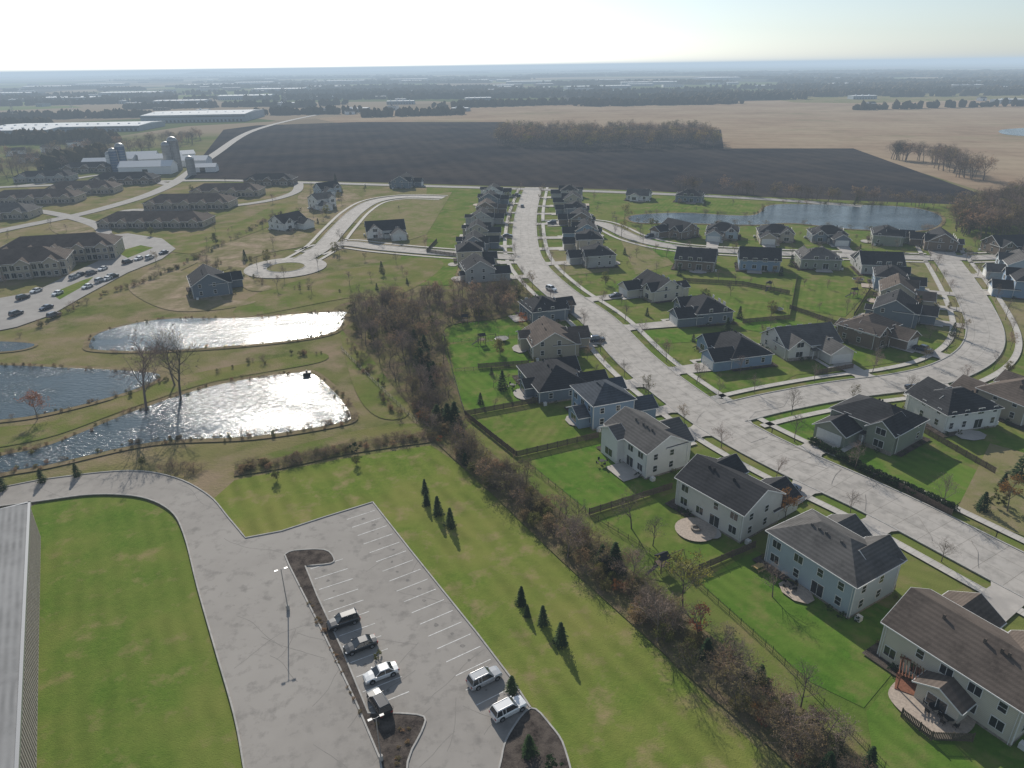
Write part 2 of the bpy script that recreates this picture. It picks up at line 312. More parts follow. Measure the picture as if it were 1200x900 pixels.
# --------------- roads
roads=[]
def road(name,px,w,mt=conc,kerb=True,sw=True,n=8,z=None,trees=False):
    pts=smooth(GP(px),n); roads.append(dict(name=name,pts=pts,w=w,mt=mt,kerb=kerb,sw=sw,trees=trees)); return pts
road('main_street',[(625,220),(617,248),(615,280),(622,308),(652,340),(700,375),(745,422),(792,460),(850,500),(925,540),(1040,593),(1200,675),(1420,785)],11.5,trees=True)
road('side_street',[(845,488),(905,473),(985,458),(1060,448),(1112,435),(1146,414),(1154,388),(1142,356),(1124,326),(1108,303),(1098,288)],9.5,trees=True)
road('cross_street',[(362,297),(400,286),(450,291),(520,297),(618,303)],8.5)
road('cul_de_sac_street',[(352,306),(378,290),(398,268),(418,248),(440,236),(475,231),(520,232)],8.5)
road('country_road',[(-60,222),(215,212),(350,214),(450,217),(620,222),(760,227),(900,234),(1010,242)],8,asph2,False,False)
road('arterial_road',[(-80,290),(0,271),(120,245),(200,217),(250,182),(300,152),(370,135),(430,126)],9,asph2,False,False)
road('rear_street',[(640,262),(700,262),(745,280),(800,291),(900,297),(1000,300),(1108,303),(1220,300)],7.5)
road('access_road',[(122,280),(115,265),(60,250),(-30,238)],7,asph2,False,False)
road('access_road',[(120,262),(150,247),(205,247),(300,238),(345,226),(350,214)],6.5,asph2,False,False)
road('access_road',[(-20,222),(60,214),(130,205),(200,217)],6.5,asph2,False,False)
def dseg(p,a,b):
    ab=b-a; t=max(0,min(1,(p-a).dot(ab)/max(1e-9,ab.length_squared))); q=a+ab*t; return (p-q).length,q
def near(p,only=None):
    best=(1e9,None,None)
    for k,r in enumerate(roads):
        if only is not None and k not in only: continue
        P_=r['pts']
        for i in range(len(P_)-1):
            d,q=dseg(p,P_[i],P_[i+1])
            if d<best[0]: best=(d,q,k)
    return best
for k,r in enumerate(roads):
    oth=[j for j in range(len(roads)) if j!=k]
    def skp(mg):
        def f(p):
            for j in oth:
                d,q,_=near(p,[j])
                if d<roads[j]['w']/2+mg: return True
            return False
        return f
    ribbon(r['name'],r['pts'],r['w'],.25+.004*k,r['mt'])
    if r['kerb']:
        for s_ in(-1,1): ribbon('kerb',r['pts'],.3,.24,kerbm,off=s_*(r['w']/2+.15),h=.14,skip=skp(.1))
    if r['sw']:
        for s_ in(-1,1): ribbon('sidewalk',r['pts'],1.7,.30,walk,off=s_*(r['w']/2+3.6),skip=skp(.5))
poly('intersection_pavement',[(805,462),(840,468),(872,472),(925,466),(918,478),(885,484),(878,492),(886,503),(900,513),(880,520),(850,500)],.2915,conc)
def cracks(name,n_,area,z,wd,seed,ln=(6,22)):
    rg=random.Random(seed); b=MB(); ok=0
    xs=[p.x for p in area];ys=[p.y for p in area]
    while ok<n_:
        p=Vector((rg.uniform(min(xs),max(xs)),rg.uniform(min(ys),max(ys))))
        if not inpoly(p,area): continue
        zz=z+.0003*(ok%8); ok+=1; a=rg.choice((-.53,1.04))+rg.gauss(0,.08)
        for s_ in range(int(rg.uniform(*ln))):
            q=p+Vector((math.cos(a),math.sin(a)))*1.0
            if not inpoly(q,area): break
            t=Vector((-math.sin(a),math.cos(a)))*wd/2
            b.add([(k.x,k.y,zz) for k in(p-t,q-t,q+t,p+t)],[(0,1,2,3)]); p=q; a+=rg.gauss(0,.1)
    b.obj(name,[seal])
# cul de sac
c=G(335,314)
def circ(c,r,n=40,ph=0): return [Vector((c.x+r*math.cos(2*math.pi*i/n),c.y+r*math.sin(2*math.pi*i/n))) for i in range(n)]
poly('cul_de_sac_pavement',circ(c,16.5),.298,conc,world=True)
ribbon('kerb',circ(c,7.7),.3,.3,kerbm,closed=True,h=.14)
poly('traffic_island',circ(c,7.6),.34,gr_lawnB,world=True)
# left lot
LOT=[(-60,368),(0,350),(40,343),(90,318),(130,300),(136,286),(118,277),(150,274),(190,280),(206,292),(190,304),(150,320),(100,347),(60,370),(20,384),(-60,400)]
poly('apartment_parking_lot',LOT,.295,asph2)
poly('planted_island',[(60,345),(95,330),(110,325),(100,335),(70,352)],.31,gr_lawnC)
poly('planted_island',[(136,296),(165,288),(180,291),(150,303)],.31,gr_lawnC)
# institutional drive and car park
outer=[(-120,592),(-60,583),(0,573),(60,562),(150,553),(205,561),(245,582),(268,608),(288,632)]
inner=[(287,905),(275,840),(252,760),(232,690),(216,628),(200,600),(165,584),(110,581),(45,589),(-60,603),(-120,612)]
DR=smooth(GP(outer),5)+GP([(330,624),(382,607),(437,590),(480,645),(560,745),(600,798),(622,832),(600,860),(585,905),(590,980)])+[G(300,980)]+smooth(GP(inner),5)
poly('parking_lot',DR,.28,asph,world=True)
ribbon('kerb',smooth(GP(outer),5)+GP([(330,624),(382,607),(437,590)]),.22,.27,kerbm,h=.15)
ribbon('kerb',GP([(437,590),(480,645),(560,745),(600,798),(622,832)]),.22,.27,kerbm,h=.15)
ribbon('kerb',smooth(GP([(300,980)]+inner),5),.22,.27,kerbm,h=.15)
cracks('crack_sealant_lines',34,DR,.2835,.07,4)
MS=roads[0]['pts']; cracks('crack_sealant_lines',40,offs(MS,-5.4)+offs(MS,5.4)[::-1],.2955,.07,9,(3,10))
isl=smooth(GP([(334,652),(345,647),(380,646),(391,655),(388,662),(358,665)]),3)+GP([(372,700),(402,765),(432,838)])+smooth(GP([(468,838),(497,842),(494,860),(478,895),(476,960)]),3)+GP([(458,960),(445,890),(418,826),(380,745)])+smooth(GP([(352,690),(339,664)]),2)
poly('planting_island',isl,.36,mulch,world=True); ribbon('kerb',isl,.22,.27,kerbm,h=.15,closed=True)
bed=smooth(GP([(622,832),(645,852),(662,880),(665,930),(588,930),(588,890),(597,862)]),4,True)
poly('planting_bed',bed,.34,mulch,world=True); ribbon('kerb',bed,.22,.27,kerbm,h=.15,closed=True)
# stalls
mk_=MB(); stn=MB()
def line(a,b,wd=.14):
    t=(b-a).normalized(); n_=Vector((-t.y,t.x))*wd/2
    mk_.add([(q.x,q.y,.292) for q in(a-n_,b-n_,b+n_,a+n_)],[(0,1,2,3)])
def blot(p,r):
    ph=R_.random()*6; mk2=[(p.x+r*R_.uniform(.6,1.2)*math.cos(ph+k*.7),p.y+r*R_.uniform(.6,1.2)*math.sin(ph+k*.7),.288) for k in range(9)]; stn.add(mk2,[tuple(range(9))])
E0,E1=G(437,592),G(600,800); ed=(E1-E0).normalized(); en=Vector((ed.y,-ed.x))
if en.x>0: en=-en
L_=(E1-E0).length; i=0; d=2.2
while d<L_+3:
    a=E0+ed*d+en*.5; line(a,a+en*5.4+ed*.0); blot(a+ed*1.4+en*R_.uniform(1.5,3.5),R_.uniform(.15,.45)); d+=2.85
I0,I1=G(361,668),G(432,838); idr=(I1-I0).normalized(); inn=Vector((-idr.y,idr.x))
if inn.x<0: inn=-inn
d=.3
while d<(I1-I0).length+.5:
    a=I0+idr*d+inn*.35; line(a,a+inn*5.4); blot(a+idr*1.4+inn*R_.uniform(1.5,3.5),R_.uniform(.15,.45)); d+=2.85
mk_.obj('parking_stall_markings',[paint]); stn.obj('oil_stains',[stain])
# ---------------------------------------------------------------- tree prototypes
def crossv(d,rng):
    v=Vector((rng.gauss(0,1),rng.gauss(0,1),rng.gauss(0,1))); v-=d*v.dot(d); return v.normalized()
def bare(seed,multi=1,leaf=0,lm=None,crown=.30,lv=3):
    rng=random.Random(seed); mb=MB(); tips=[]
    def br(p,d,L,r,l):
        segs=3 if l<2 else 2; q=p
        ch=[]
        for s_ in range(segs):
            d=(d+crossv(d,rng)*(.10+.06*l)+Vector((0,0,.07))).normalized(); nq=q+d*(L/segs)
            r0=r*(1-.75*s_/segs); r1=r*(1-.75*(s_+1)/segs)
            mb.beam(q,nq,r0,r1,6 if l==0 else (4 if l==1 else 3),0 if l<2 else 1); ch.append((q,nq,d)); q=nq
        if l>=lv: tips.append((q,d,L)); return
        nn=[8,6,5,4][l]
        for k in range(nn):
            f=(.3 if l==0 else .2)+(.7 if l==0 else .8)*(k+rng.random()*.8)/nn; f=min(f,.99)
            a,b_,dd=ch[min(int(f*segs),segs-1)]; pt=a.lerp(b_,(f*segs)%1)
            ang=rng.uniform(.5,.95) if l==0 else rng.uniform(.45,.9)
            nd=(dd*math.cos(ang)+crossv(dd,rng)*math.sin(ang)).normalized()
            br(pt,nd,L*(rng.uniform(.42,.62) if l==0 else rng.uniform(.45,.65))*(1.15-.4*f),r*.42,l+1)
    for k in range(multi):
        d=Vector((rng.gauss(0,.35),rng.gauss(0,.35),1)).normalized() if multi>1 else Vector((0,0,1))
        br(Vector((rng.gauss(0,.05)*(multi>1),rng.gauss(0,.05)*(multi>1),0)),d,.72,.016 if multi==1 else .01,0 if multi==1 else 1)
    for q,d,L in tips:
        for k in range(3):
            e=q+(d+crossv(d,rng)*.8).normalized()*L*.7; s_=crossv(d,rng)*.0022
            mb.add([q-s_,q+s_,e],[(0,1,2)],1)
        if leaf and rng.random()<leaf:
            for k in range(4):
                c_=q+Vector((rng.gauss(0,1),rng.gauss(0,1),rng.gauss(0,1)))*.025; a=crossv(d,rng)*rng.uniform(.009,.02); b_=crossv(a.normalized(),rng)*rng.uniform(.009,.02)
                mb.add([c_-a,c_-b_,c_+a,c_+b_],[(0,1,2,3)],2)
    return mb.mesh('tree_mesh',[bark,twig,lm or leafB])
def leafy(seed,lm,n=26,per=42,rx=.34,z0=.12,ls=.028,trunk=True):
    rng=random.Random(seed); mb=MB()
    if trunk: mb.beam((0,0,0),(0,0,.55),.02,.008,6,0)
    for k in range(n):
        t=rng.random()*2*math.pi; z=rng.uniform(0,1); rr=rx*math.sqrt(max(.05,1-(2*z-1)**2))*rng.uniform(.45,1.05)
        c_=Vector((rr*math.cos(t),rr*math.sin(t),z0+(1-z0)*(.08+.88*z)))
        if trunk: mb.beam((0,0,max(.05,c_.z*.5)),c_,.007,.003,3,0)
        cr=rng.uniform(.07,.13)
        for j in range(per):
            q=c_+Vector((rng.gauss(0,1),rng.gauss(0,1),rng.gauss(0,.8)))*cr*.6
            a=Vector((rng.gauss(0,1),rng.gauss(0,1),rng.gauss(0,1))).normalized()
            b_=crossv(a,rng); s_=ls*rng.uniform(.6,1.4)
            q.z=max(q.z,.01)
            mb.add([q-a*s_,q-b_*s_*.7,q+a*s_,q+b_*s_*.7],[(0,1,2,3)],1)
    return mb.mesh('shrub_mesh',[bark,lm])
def conifer(seed,rx=.2,n=1100):
    rng=random.Random(seed); mb=MB(); mb.beam((0,0,0),(0,0,.95),.02,.003,6,0)
    for k in range(n):
        z=rng.random()**1.35*.95+.03; t=rng.random()*2*math.pi
        lay=.78+.22*math.sin(z*55); r=(rx*(1-z)**.8+.012)*lay*(1+.18*math.sin(t*3+seed))*rng.uniform(.55,1.05)
        o=Vector((math.cos(t),math.sin(t),-.35)); c_=Vector((r*math.cos(t),r*math.sin(t),z)); s_=rng.uniform(.022,.045)
        b_=Vector((-math.sin(t),math.cos(t),rng.uniform(-.5,.5)))
        mb.add([c_-o*s_*1.2,c_-b_*s_*.55,c_+o*s_*1.2,c_+b_*s_*.55],[(0,1,2,3)],1)
    return mb.mesh('conifer_mesh',[bark,leafC])
BARE=[bare(s) for s in range(4)]
BRL=[bare(30+s,leaf=.35,lm=leafB) for s in range(3)]; BRO=[bare(40,leaf=.9,lm=leafR)]; BRY=[bare(43,leaf=.7,lm=leafY)]
THK=[bare(50+s,multi=6,leaf=.6,lm=(leafB,leafO,leafB)[s]) for s in range(3)]
SHO=[leafy(60+s,leafO) for s in range(3)]; SHB=[leafy(70+s,leafB) for s in range(2)]; SHR=[leafy(75,leafR,n=18,per=30)]; SHY=[leafy(77,leafY,n=18,per=24)]
BUSH=[leafy(80+s,(leafC,leafO)[s],n=14,per=40,rx=.6,z0=0,ls=.05,trunk=False) for s in range(2)]
CON=[conifer(s,rx=.25) for s in range(3)]; CONF=[conifer(9,rx=.32)]
def tree(name,p,h,protos,parent=None,base=(0,0),wd=1):
    me=R_.choice(protos); s_=h
    o=mk(name,me,parent,(p.x-base[0],p.y-base[1],.05),R_.uniform(0,6.28),(s_*wd,s_*wd,s_)); return o
def mass(name,pts,protosw,hr,wd=1):
    cx=sum(p.x for p in pts)/len(pts); cy=sum(p.y for p in pts)/len(pts)
    e=mk(name,None,None,(cx,cy,0))
    for p in pts:
        x=R_.random(); 
        for wgt,pr,hs in protosw:
            if x<wgt: break
            x-=wgt
        tree('plant',p,R_.uniform(*hr)*hs,pr,e,(cx,cy),wd*R_.uniform(.85,1.3))
def fill(px,n):
    pl=GP(px); xs=[p.x for p in pl]; ys=[p.y for p in pl]; out=[]
    while len(out)<n:
        p=Vector((R_.uniform(min(xs),max(xs)),R_.uniform(min(ys),max(ys))))
        if inpoly(p,pl): out.append(p)
    return out
def along(pts,n,wd):
    L=[0]
    for i in range(len(pts)-1): L.append(L[-1]+(pts[i+1]-pts[i]).length)
    o=[]
    for k in range(n):
        d=R_.random()*L[-1]; i=max(j for j in range(len(L)) if L[j]<=d); i=min(i,len(pts)-2)
        t=(pts[i+1]-pts[i]).normalized(); o.append(pts[i]+t*(d-L[i])+Vector((-t.y,t.x))*R_.uniform(-wd,wd))
    return o
mass('hedgerow',along(HR,285,3.2),[(.29,THK,1),(.17,SHO,.72),(.21,SHB,.7),(.09,BRL,1.35),(.015,CON,1.1),(.045,SHR,.55),(.05,SHY,.5),(.13,BARE,1.5)],(2.3,4.3),1.15)
mass('brush_thicket',along(BR,90,1.8),[(.6,THK,1),(.4,SHB,.8)],(1.0,1.9),1.5)
mass('woodland',fill([(404,362),(520,346),(618,341),(595,368),(518,386),(526,440),(538,480),(510,488),(474,462),(438,418),(408,388)],240),[(.5,BARE,1),(.22,BRL,1),(.2,THK,.6),(.08,SHO,.6)],(5,7.5),1.2)
mass('evergreen_belt',along(GP([(492,405),(500,440),(515,490),(530,500)]),14,2),[(1,CONF,1)],(3.5,6),1.05)
mass('woodlot',fill([(582,172),(590,156),(680,160),(835,160),(838,174),(700,176)],300),[(.5,BARE,1),(.4,BRL,1),(.1,BRY,.8)],(13,18),1.4)
mass('field_edge_trees',along(GP([(1085,188),(1140,212)]),45,8)+along(GP([(1045,186),(1068,190)]),12,4),[(.7,BARE,1),(.3,BRL,1)],(12,16),1.3)
mass('woodland',fill([(1112,262),(1160,243),(1240,228),(1240,285),(1150,280),(1120,277)],210),[(.6,BARE,1),(.3,BRL,1),(.1,SHO,.8)],(10,14),1.3)
mass('roadside_trees',along(GP([(790,222),(1010,238),(1130,244)]),70,5),[(.6,BARE,1),(.4,BRL,1)],(6,10),1.3)
mass('woodland',fill([(-60,225),(60,205),(120,190),(240,168),(235,160),(80,178),(-60,195)],170),[(.6,BARE,1),(.4,BRL,1)],(9,13),1.4)
mass('pond_edge_brush',along(PB,170,1.6)+along(PA,90,1.3)+along(PC,90,1.5),[(.45,THK,1),(.15,SHO,.7),(.4,SHB,.7)],(.6,1.4),1.5)
mass('pond_edge_brush',along(PD,60,1.5),[(.8,THK,1),(.2,SHO,.7)],(1.5,3),1.5)
mass('fence_line_brush',along(smooth(GP([(20,400),(110,350),(200,318),(330,250)]),4),110,1.5),[(.5,THK,1),(.3,SHO,.7),(.2,SHB,.7)],(1.2,2.6),1.2)
mass('berm_brush',along(smooth(GP([(120,470),(200,445),(300,425),(380,410)]),4),26,3)+along(smooth(GP([(230,300),(300,330),(400,345)]),4),30,3)+along(smooth(GP([(410,400),(440,450),(480,500)]),4),40,1.5),[(.5,THK,1),(.3,SHO,.7),(.2,SHB,.7)],(.9,2.2),1.2)
mass('garden_hedge',along(GP([(952,520),(1010,552),(1120,602)]),130,.4),[(1,[BUSH[0]],1)],(1.2,1.7))
mass('brush_thicket',fill([(190,545),(240,548),(235,560),(190,557)],16),[(1,THK,1)],(1.0,1.9),1.4)
mass('island_grasses',along(GP([(352,685),(395,775),(430,850)]),26,.25)+along(GP([(440,855),(480,855),(465,900)]),12,.6),[(1,SHB,1)],(.35,.7),1.3)
# individual trees
for (u,v,h,pr,nm) in [(172,482,20,BARE,'bare_tree'),(212,470,19,BARE,'bare_tree'),(205,452,15,BARE,'bare_tree'),(44,492,7,BRO,'autumn_tree'),
 (3,575,3.6,CONF,'pine_tree'),(50,566,3.2,CONF,'pine_tree'),(91,559,3.2,CONF,'pine_tree'),(498,577,3.0,CON,'pine_tree'),(513,603,4,CON,'pine_tree'),(528,617,4,CON,'pine_tree'),(500,592,3,CON,'pine_tree'),
 (611,708,3.4,CON,'pine_tree'),(618,722,2.2,CON,'pine_tree'),(636,731,3.4,CON,'pine_tree'),(657,755,4.0,CON,'pine_tree'),(600,812,3.0,CONF,'pine_tree'),(620,885,3.4,CONF,'pine_tree'),(645,905,2,BUSH,'evergreen_bush'),(445,772,1.2,BUSH,'evergreen_bush'),
 (418,545,2.2,SHO,'shrub'),(325,563,2.4,SHO,'shrub'),(168,545,2,SHO,'shrub'),(920,608,6,BRO,'autumn_tree'),(800,712,9,BRY,'bare_tree'),(740,620,8,BARE,'bare_tree'),(938,830,7,BARE,'bare_tree'),(1180,600,7,BRO,'autumn_tree'),
 (1150,598,4,CONF,'pine_tree'),(732,260,9,BRY,'yellow_tree'),(728,278,8,BRY,'yellow_tree'),(820,740,4.5,SHR,'autumn_shrub'),(720,668,5.5,CONF,'pine_tree'),(525,500,6,CONF,'pine_tree'),(612,380,4,SHR,'autumn_tree'),(1195,560,6,CONF,'pine_tree'),(1175,570,3,CONF,'pine_tree'),
 (890,800,3.2,CONF,'pine_tree'),(1018,900,3.5,CON,'pine_tree'),(1165,590,3,BUSH,'evergreen_bush'),(415,530,2.0,BUSH,'evergreen_bush'),(765,640,6,BARE,'bare_tree'),(770,752,9,BARE,'bare_tree'),(665,655,8,BARE,'bare_tree'),(870,830,8,BRL,'bare_tree'),(905,700,6,BARE,'bare_tree')]:
    tree(nm,G(u,v),h,pr,wd=1.1)
# ---------------------------------------------------------------- houses
feet=[]
def gable(W_,Rf,T,cx,cy,L,Sp,z0,ze,axis,sl=.6,ov=.45,wm=0):
    r=Sp/2*sl
    def X(a,b,z): return (cx+a,cy+b,z) if axis=='x' else (cx+b,cy+a,z)
    l=L/2;s=Sp/2
    vs=[X(-l,-s,z0),X(-l,s,z0),X(-l,s,ze),X(-l,0,ze+r),X(-l,-s,ze),X(l,-s,z0),X(l,s,z0),X(l,s,ze),X(l,0,ze+r),X(l,-s,ze)]
    W_.add(vs,[(0,1,2,3,4),(5,9,8,7,6),(0,4,9,5),(1,6,7,2)],wm)
    l+=ov; so=s+ov; zd=ze-ov*sl+.004; th=.2
    pr=[(-so,zd),(0,ze+r+.004),(so,zd),(so,zd+th),(0,ze+r+th),(-so,zd+th)]
    vs=[X(-l,b,z) for b,z in pr]+[X(l,b,z) for b,z in pr]
    Rf.add(vs,[(0,1,4,5),(1,2,3,4),(6,11,10,7),(7,10,9,8),(5,4,10,11),(4,3,9,10),(0,6,7,1),(1,7,8,2),(0,5,11,6),(2,8,9,3)])
    for b in(-1,1):   # gutters
        bb=sorted((b*(so+.003),b*(so+.11))); p=[X(-l,bb[0],0),X(l,bb[1],0)]
        T.box(min(p[0][0],p[1][0]),max(p[0][0],p[1][0]),min(p[0][1],p[1][1]),max(p[0][1],p[1][1]),zd+.02,zd+th-.03)
    for e in(-1,1):   # rake boards
        for b in(-1,1):
            a0=e*(l+.003);a1=e*(l+.06)
            q=[X(a0,b*so,zd),X(a0,0,ze+r),X(a0,0,ze+r+th),X(a0,b*so,zd+th),X(a1,b*so,zd),X(a1,0,ze+r),X(a1,0,ze+r+th),X(a1,b*so,zd+th)]
            T.add(q,[(0,1,2,3),(4,7,6,5),(3,2,6,7),(0,4,5,1)])
def hip(W_,Rf,T,cx,cy,L,Sp,z0,ze,sl=.5,ov=.45):
    W_.box(cx-L/2,cx+L/2,cy-Sp/2,cy+Sp/2,z0,ze)
    l=L/2+ov;s=Sp/2+ov;r=s*sl;k=max(.1,l-s)
    Rf.add([(cx-l,cy-s,ze+.01),(cx+l,cy-s,ze+.01),(cx+l,cy+s,ze+.01),(cx-l,cy+s,ze+.01),(cx-l,cy-s,ze+.18),(cx+l,cy-s,ze+.18),(cx+l,cy+s,ze+.18),(cx-l,cy+s,ze+.18),(cx-k,cy,ze+r),(cx+k,cy,ze+r)],
      [(3,2,1,0),(0,1,5,4),(1,2,6,5),(2,3,7,6),(3,0,4,7),(4,5,9,8),(6,7,8,9),(5,6,9),(7,4,8)])
    T.box(cx-l,cx+l,cy-s-.1,cy-s-.003,ze+.03,ze+.16);T.box(cx-l,cx+l,cy+s+.003,cy+s+.1,ze+.03,ze+.16)
    T.box(cx-l-.1,cx-l-.003,cy-s,cy+s,ze+.03,ze+.16);T.box(cx+l+.003,cx+l+.1,cy-s,cy+s,ze+.03,ze+.16)
def win(T,Gl,x,y,z,w_,h_,face):
    a=.11
    def bx(M_,x0,x1,z0,z1,d0,d1,m=0):
        if face=='+y': M_.box(x0,x1,y+d0,y+d1,z0,z1,m)
        elif face=='-y': M_.box(x0,x1,y-d1,y-d0,z0,z1,m)
    if face in('+y','-y'):
        bx(T,x-w_/2-a,x+w_/2+a,z-a,z+h_+a,-.02,.05); bx(Gl,x-w_/2,x+w_/2,z,z+h_,.0,.07)
        bx(T,x-.03,x+.03,z,z+h_,.06,.09) if w_>1.3 else bx(T,x-w_/2,x+w_/2,z+h_/2-.03,z+h_/2+.03,.06,.09)
    else:
        sg=1 if face=='+x' else -1
        def b2(M_,y0,y1,z0,z1,d0,d1):
            p=sorted((x+sg*d0,x+sg*d1)); M_.box(p[0],p[1],y0,y1,z0,z1)
        b2(T,y-w_/2-a,y+w_/2+a,z-a,z+h_+a,-.02,.05); b2(Gl,y-w_/2,y+w_/2,z,z+h_,.0,.07)
        b2(T,y-w_/2,y+w_/2,z+h_/2-.03,z+h_/2+.03,.06,.09)
def house(p,yaw,W,D,st,wk,rk,seed,front=None,name='suburban_house',patio=True):
    rng=random.Random(seed); e=mk(name,None,None,(p.x,p.y,.05),yaw); feet.append((p,max(W,D)*.62+3))
    Wl,Rf,T,Gl,Gd,Sv=MB(),MB(),MB(),MB(),MB(),MB()
    he=.45+2.8*st; gs=rng.choice((-1,1)); hipm=rng.random()<.4
    Sv.box(-W/2-.03,W/2+.03,-D/2-.03,D/2+.03,0,.4)
    if hipm: hip(Wl,Rf,T,0,0,W,D,.1,he,.55)
    else: gable(Wl,Rf,T,0,0,W,D,.1,he,'x',.6 if st<2 else .52)
    # garage wing
    gw=min(7,W*.5); gx=gs*(W/2-gw/2-.12); gl=6.0 if st>1 else 5
    gz=3.1
    gable(Wl,Rf,T,gx,D/2+gl/2-.8,gl+1.6,gw,.1,gz,'y',.6)
    yf=D/2+gl
    gd=gw-1.6
    T.box(gx-gd/2-.15,gx+gd/2+.15,yf-.0,yf+.05,.1,2.65); Gd.box(gx-gd/2,gx+gd/2,yf+.02,yf+.08,.1,2.5)
    for k in range(1,4): T.box(gx-gd/2,gx+gd/2,yf+.07,yf+.095,.1+k*.6,.13+k*.6)
    # front cross gable
    cw=W*.38; cx=-gs*(W/2-cw/2-.3)
    gable(Wl,Rf,T,cx,D/4+.6,D/2+1.2,cw,.1,he-.02,'y',.75)
    yc=D/2+1.2
    win(T,Gl,cx,yc,1.1,2.0,1.5,'+y')
    if st>1: win(T,Gl,cx,yc,3.9,2.0,1.4,'+y'); win(T,Gl,gx,D/2,4.1,1.6,1.2,'+y')
    Sv.box(cx-cw/2-.05,cx+cw/2+.05,yc-.3,yc+.06,.1,1.0)
    # door + porch
    dx=(cx+gx)/2; pw=max(1.6,abs(gx-cx)-gw/2-cw/2)
    T.box(dx-.65,dx+.65,D/2,D/2+.06,.3,2.6); Gd.box(dx-.5,dx+.5,D/2+.03,D/2+.1,.3,2.4,0)
    Sv.box(dx-1,dx+1,D/2+.05,D/2+1.9,0,.28)
    T.box(dx-.95,dx-.8,D/2+1.6,D/2+1.75,.28,2.7); T.box(dx+.8,dx+.95,D/2+1.6,D/2+1.75,.28,2.7); Rf.box(dx-1.1,dx+1.1,D/2+.02,D/2+1.9,2.7,2.85)
    # back windows
    nb=max(3,int(W/3.4)); 
    for k in range(nb):
        x=-W/2+(k+.5)*W/nb+rng.uniform(-.3,.3)
        if k==nb//2: win(T,Gl,x,-D/2,.5,2.0,2.1,'-y')
        else: win(T,Gl,x,-D/2,1.2,rng.choice((.9,1.5)),1.4,'-y')
        if st>1 and rng.random()<.85: win(T,Gl,x,-D/2,3.95,rng.choice((.9,1.5)),1.3,'-y')
    for sx_ in(-1,1):
        for k in range(2 if rng.random()<.7 else 1):
            y=-D/4+k*D/2*.8-.4
            win(T,Gl,sx_*W/2,y,1.3,.9,1.3,'+x' if sx_>0 else '-x')
            if st>1: win(T,Gl,sx_*W/2,y,4.0,.9,1.2,'+x' if sx_>0 else '-x')
    for sx_ in(-1,1):
        for sy in(-1,1): T.box(sx_*W/2-.1 if sx_<0 else sx_*W/2-.02,sx_*W/2+.02 if sx_<0 else sx_*W/2+.1 ,sy*D/2-.1 if sy<0 else sy*D/2-.02,sy*D/2+.02 if sy<0 else sy*D/2+.1,.4,he-.35)
    # rear bump-out
    if rng.random()<.6:
        bw=rng.uniform(3.8,6); bx=rng.uniform(-1,1)*(W/2-bw/2-.5); bd=rng.uniform(1.5,3.2)
        gable(Wl,Rf,T,bx,-D/2-bd/2+.3,bd+.6,bw,.1,he-.03 if rng.random()<.5 else min(he-.4,2.9),'y',.5)
        win(T,Gl,bx,-D/2-bd,.9,2.4,1.6,'-y')
    # vents
    for k in range(4):
        x=rng.uniform(-W*.3,W*.3); Rf.box(x-.15,x+.15,-D*.12-.15,-D*.12+.15,he+D*.2,he+D/2*.52+.1)
    # air conditioner, downspouts
    T.box(W/2+.5,W/2+1.3,-D/2+.6,-D/2+1.4,.05,.85)
    for sx_ in(-1,1): T.box(sx_*(W/2-.3)-.04,sx_*(W/2-.3)+.04,-D/2-.1,-D/2-.02,.1,he-.3)
    for M_,nm,mt in((Wl,'walls',wallsm[wk]),(Rf,'roof',roofs[rk]),(T,'trim',white),(Gl,'windows',glass),(Gd,'garage_door_and_entry',garage),(Sv,'stone_base',stone)):
        if M_.f: M_.obj(nm,[mt],e,recalc=True)
    for k in range(9):
        x=rng.uniform(-W/2,W/2) if k<5 else rng.choice((-1,1))*(W/2+.9); y=(-D/2-.9) if k<3 else (D/2+1.9 if k<5 else rng.uniform(-D/2,D/2))
        if k>=3 and k<5: x=cx+rng.uniform(-cw/2,cw/2)
        mk('foundation_shrub',rng.choice(BUSH),e,(x,y,0),rng.random()*6,(rng.uniform(.8,1.3),)*3)
    R2=Matrix.Rotation(yaw,2)
    def Wd(x,y): return p+R2@Vector((x,y))
    poly('planting_bed',[Wd(-W/2-1.4,-D/2-1.5),Wd(-W/2+W*.3,-D/2-1.5),Wd(-W/2+W*.32,-D/2+.2),Wd(-W/2+.2,-D/2+.2),Wd(-W/2+.2,D/2),Wd(-W/2-1.4,D/2)],.325,mulch,world=True)
    if patio:
        pr=rng.uniform(2.4,3.4); cx_=rng.uniform(-2,3)
        n__=rng.choice((4,8,14)); ex=1.25 if n__==4 else 1
        poly('patio',[Wd(cx_+ex*pr*math.cos(6.2832*(t+.5)/n__)*1.15,-D/2-pr*.7+ex*pr*math.sin(6.2832*(t+.5)/n__)*.8) for t in range(n__)],.335,rng.choice((drivec,paver,drivec)),world=True)
    return e,gx,gw,Wd,dx
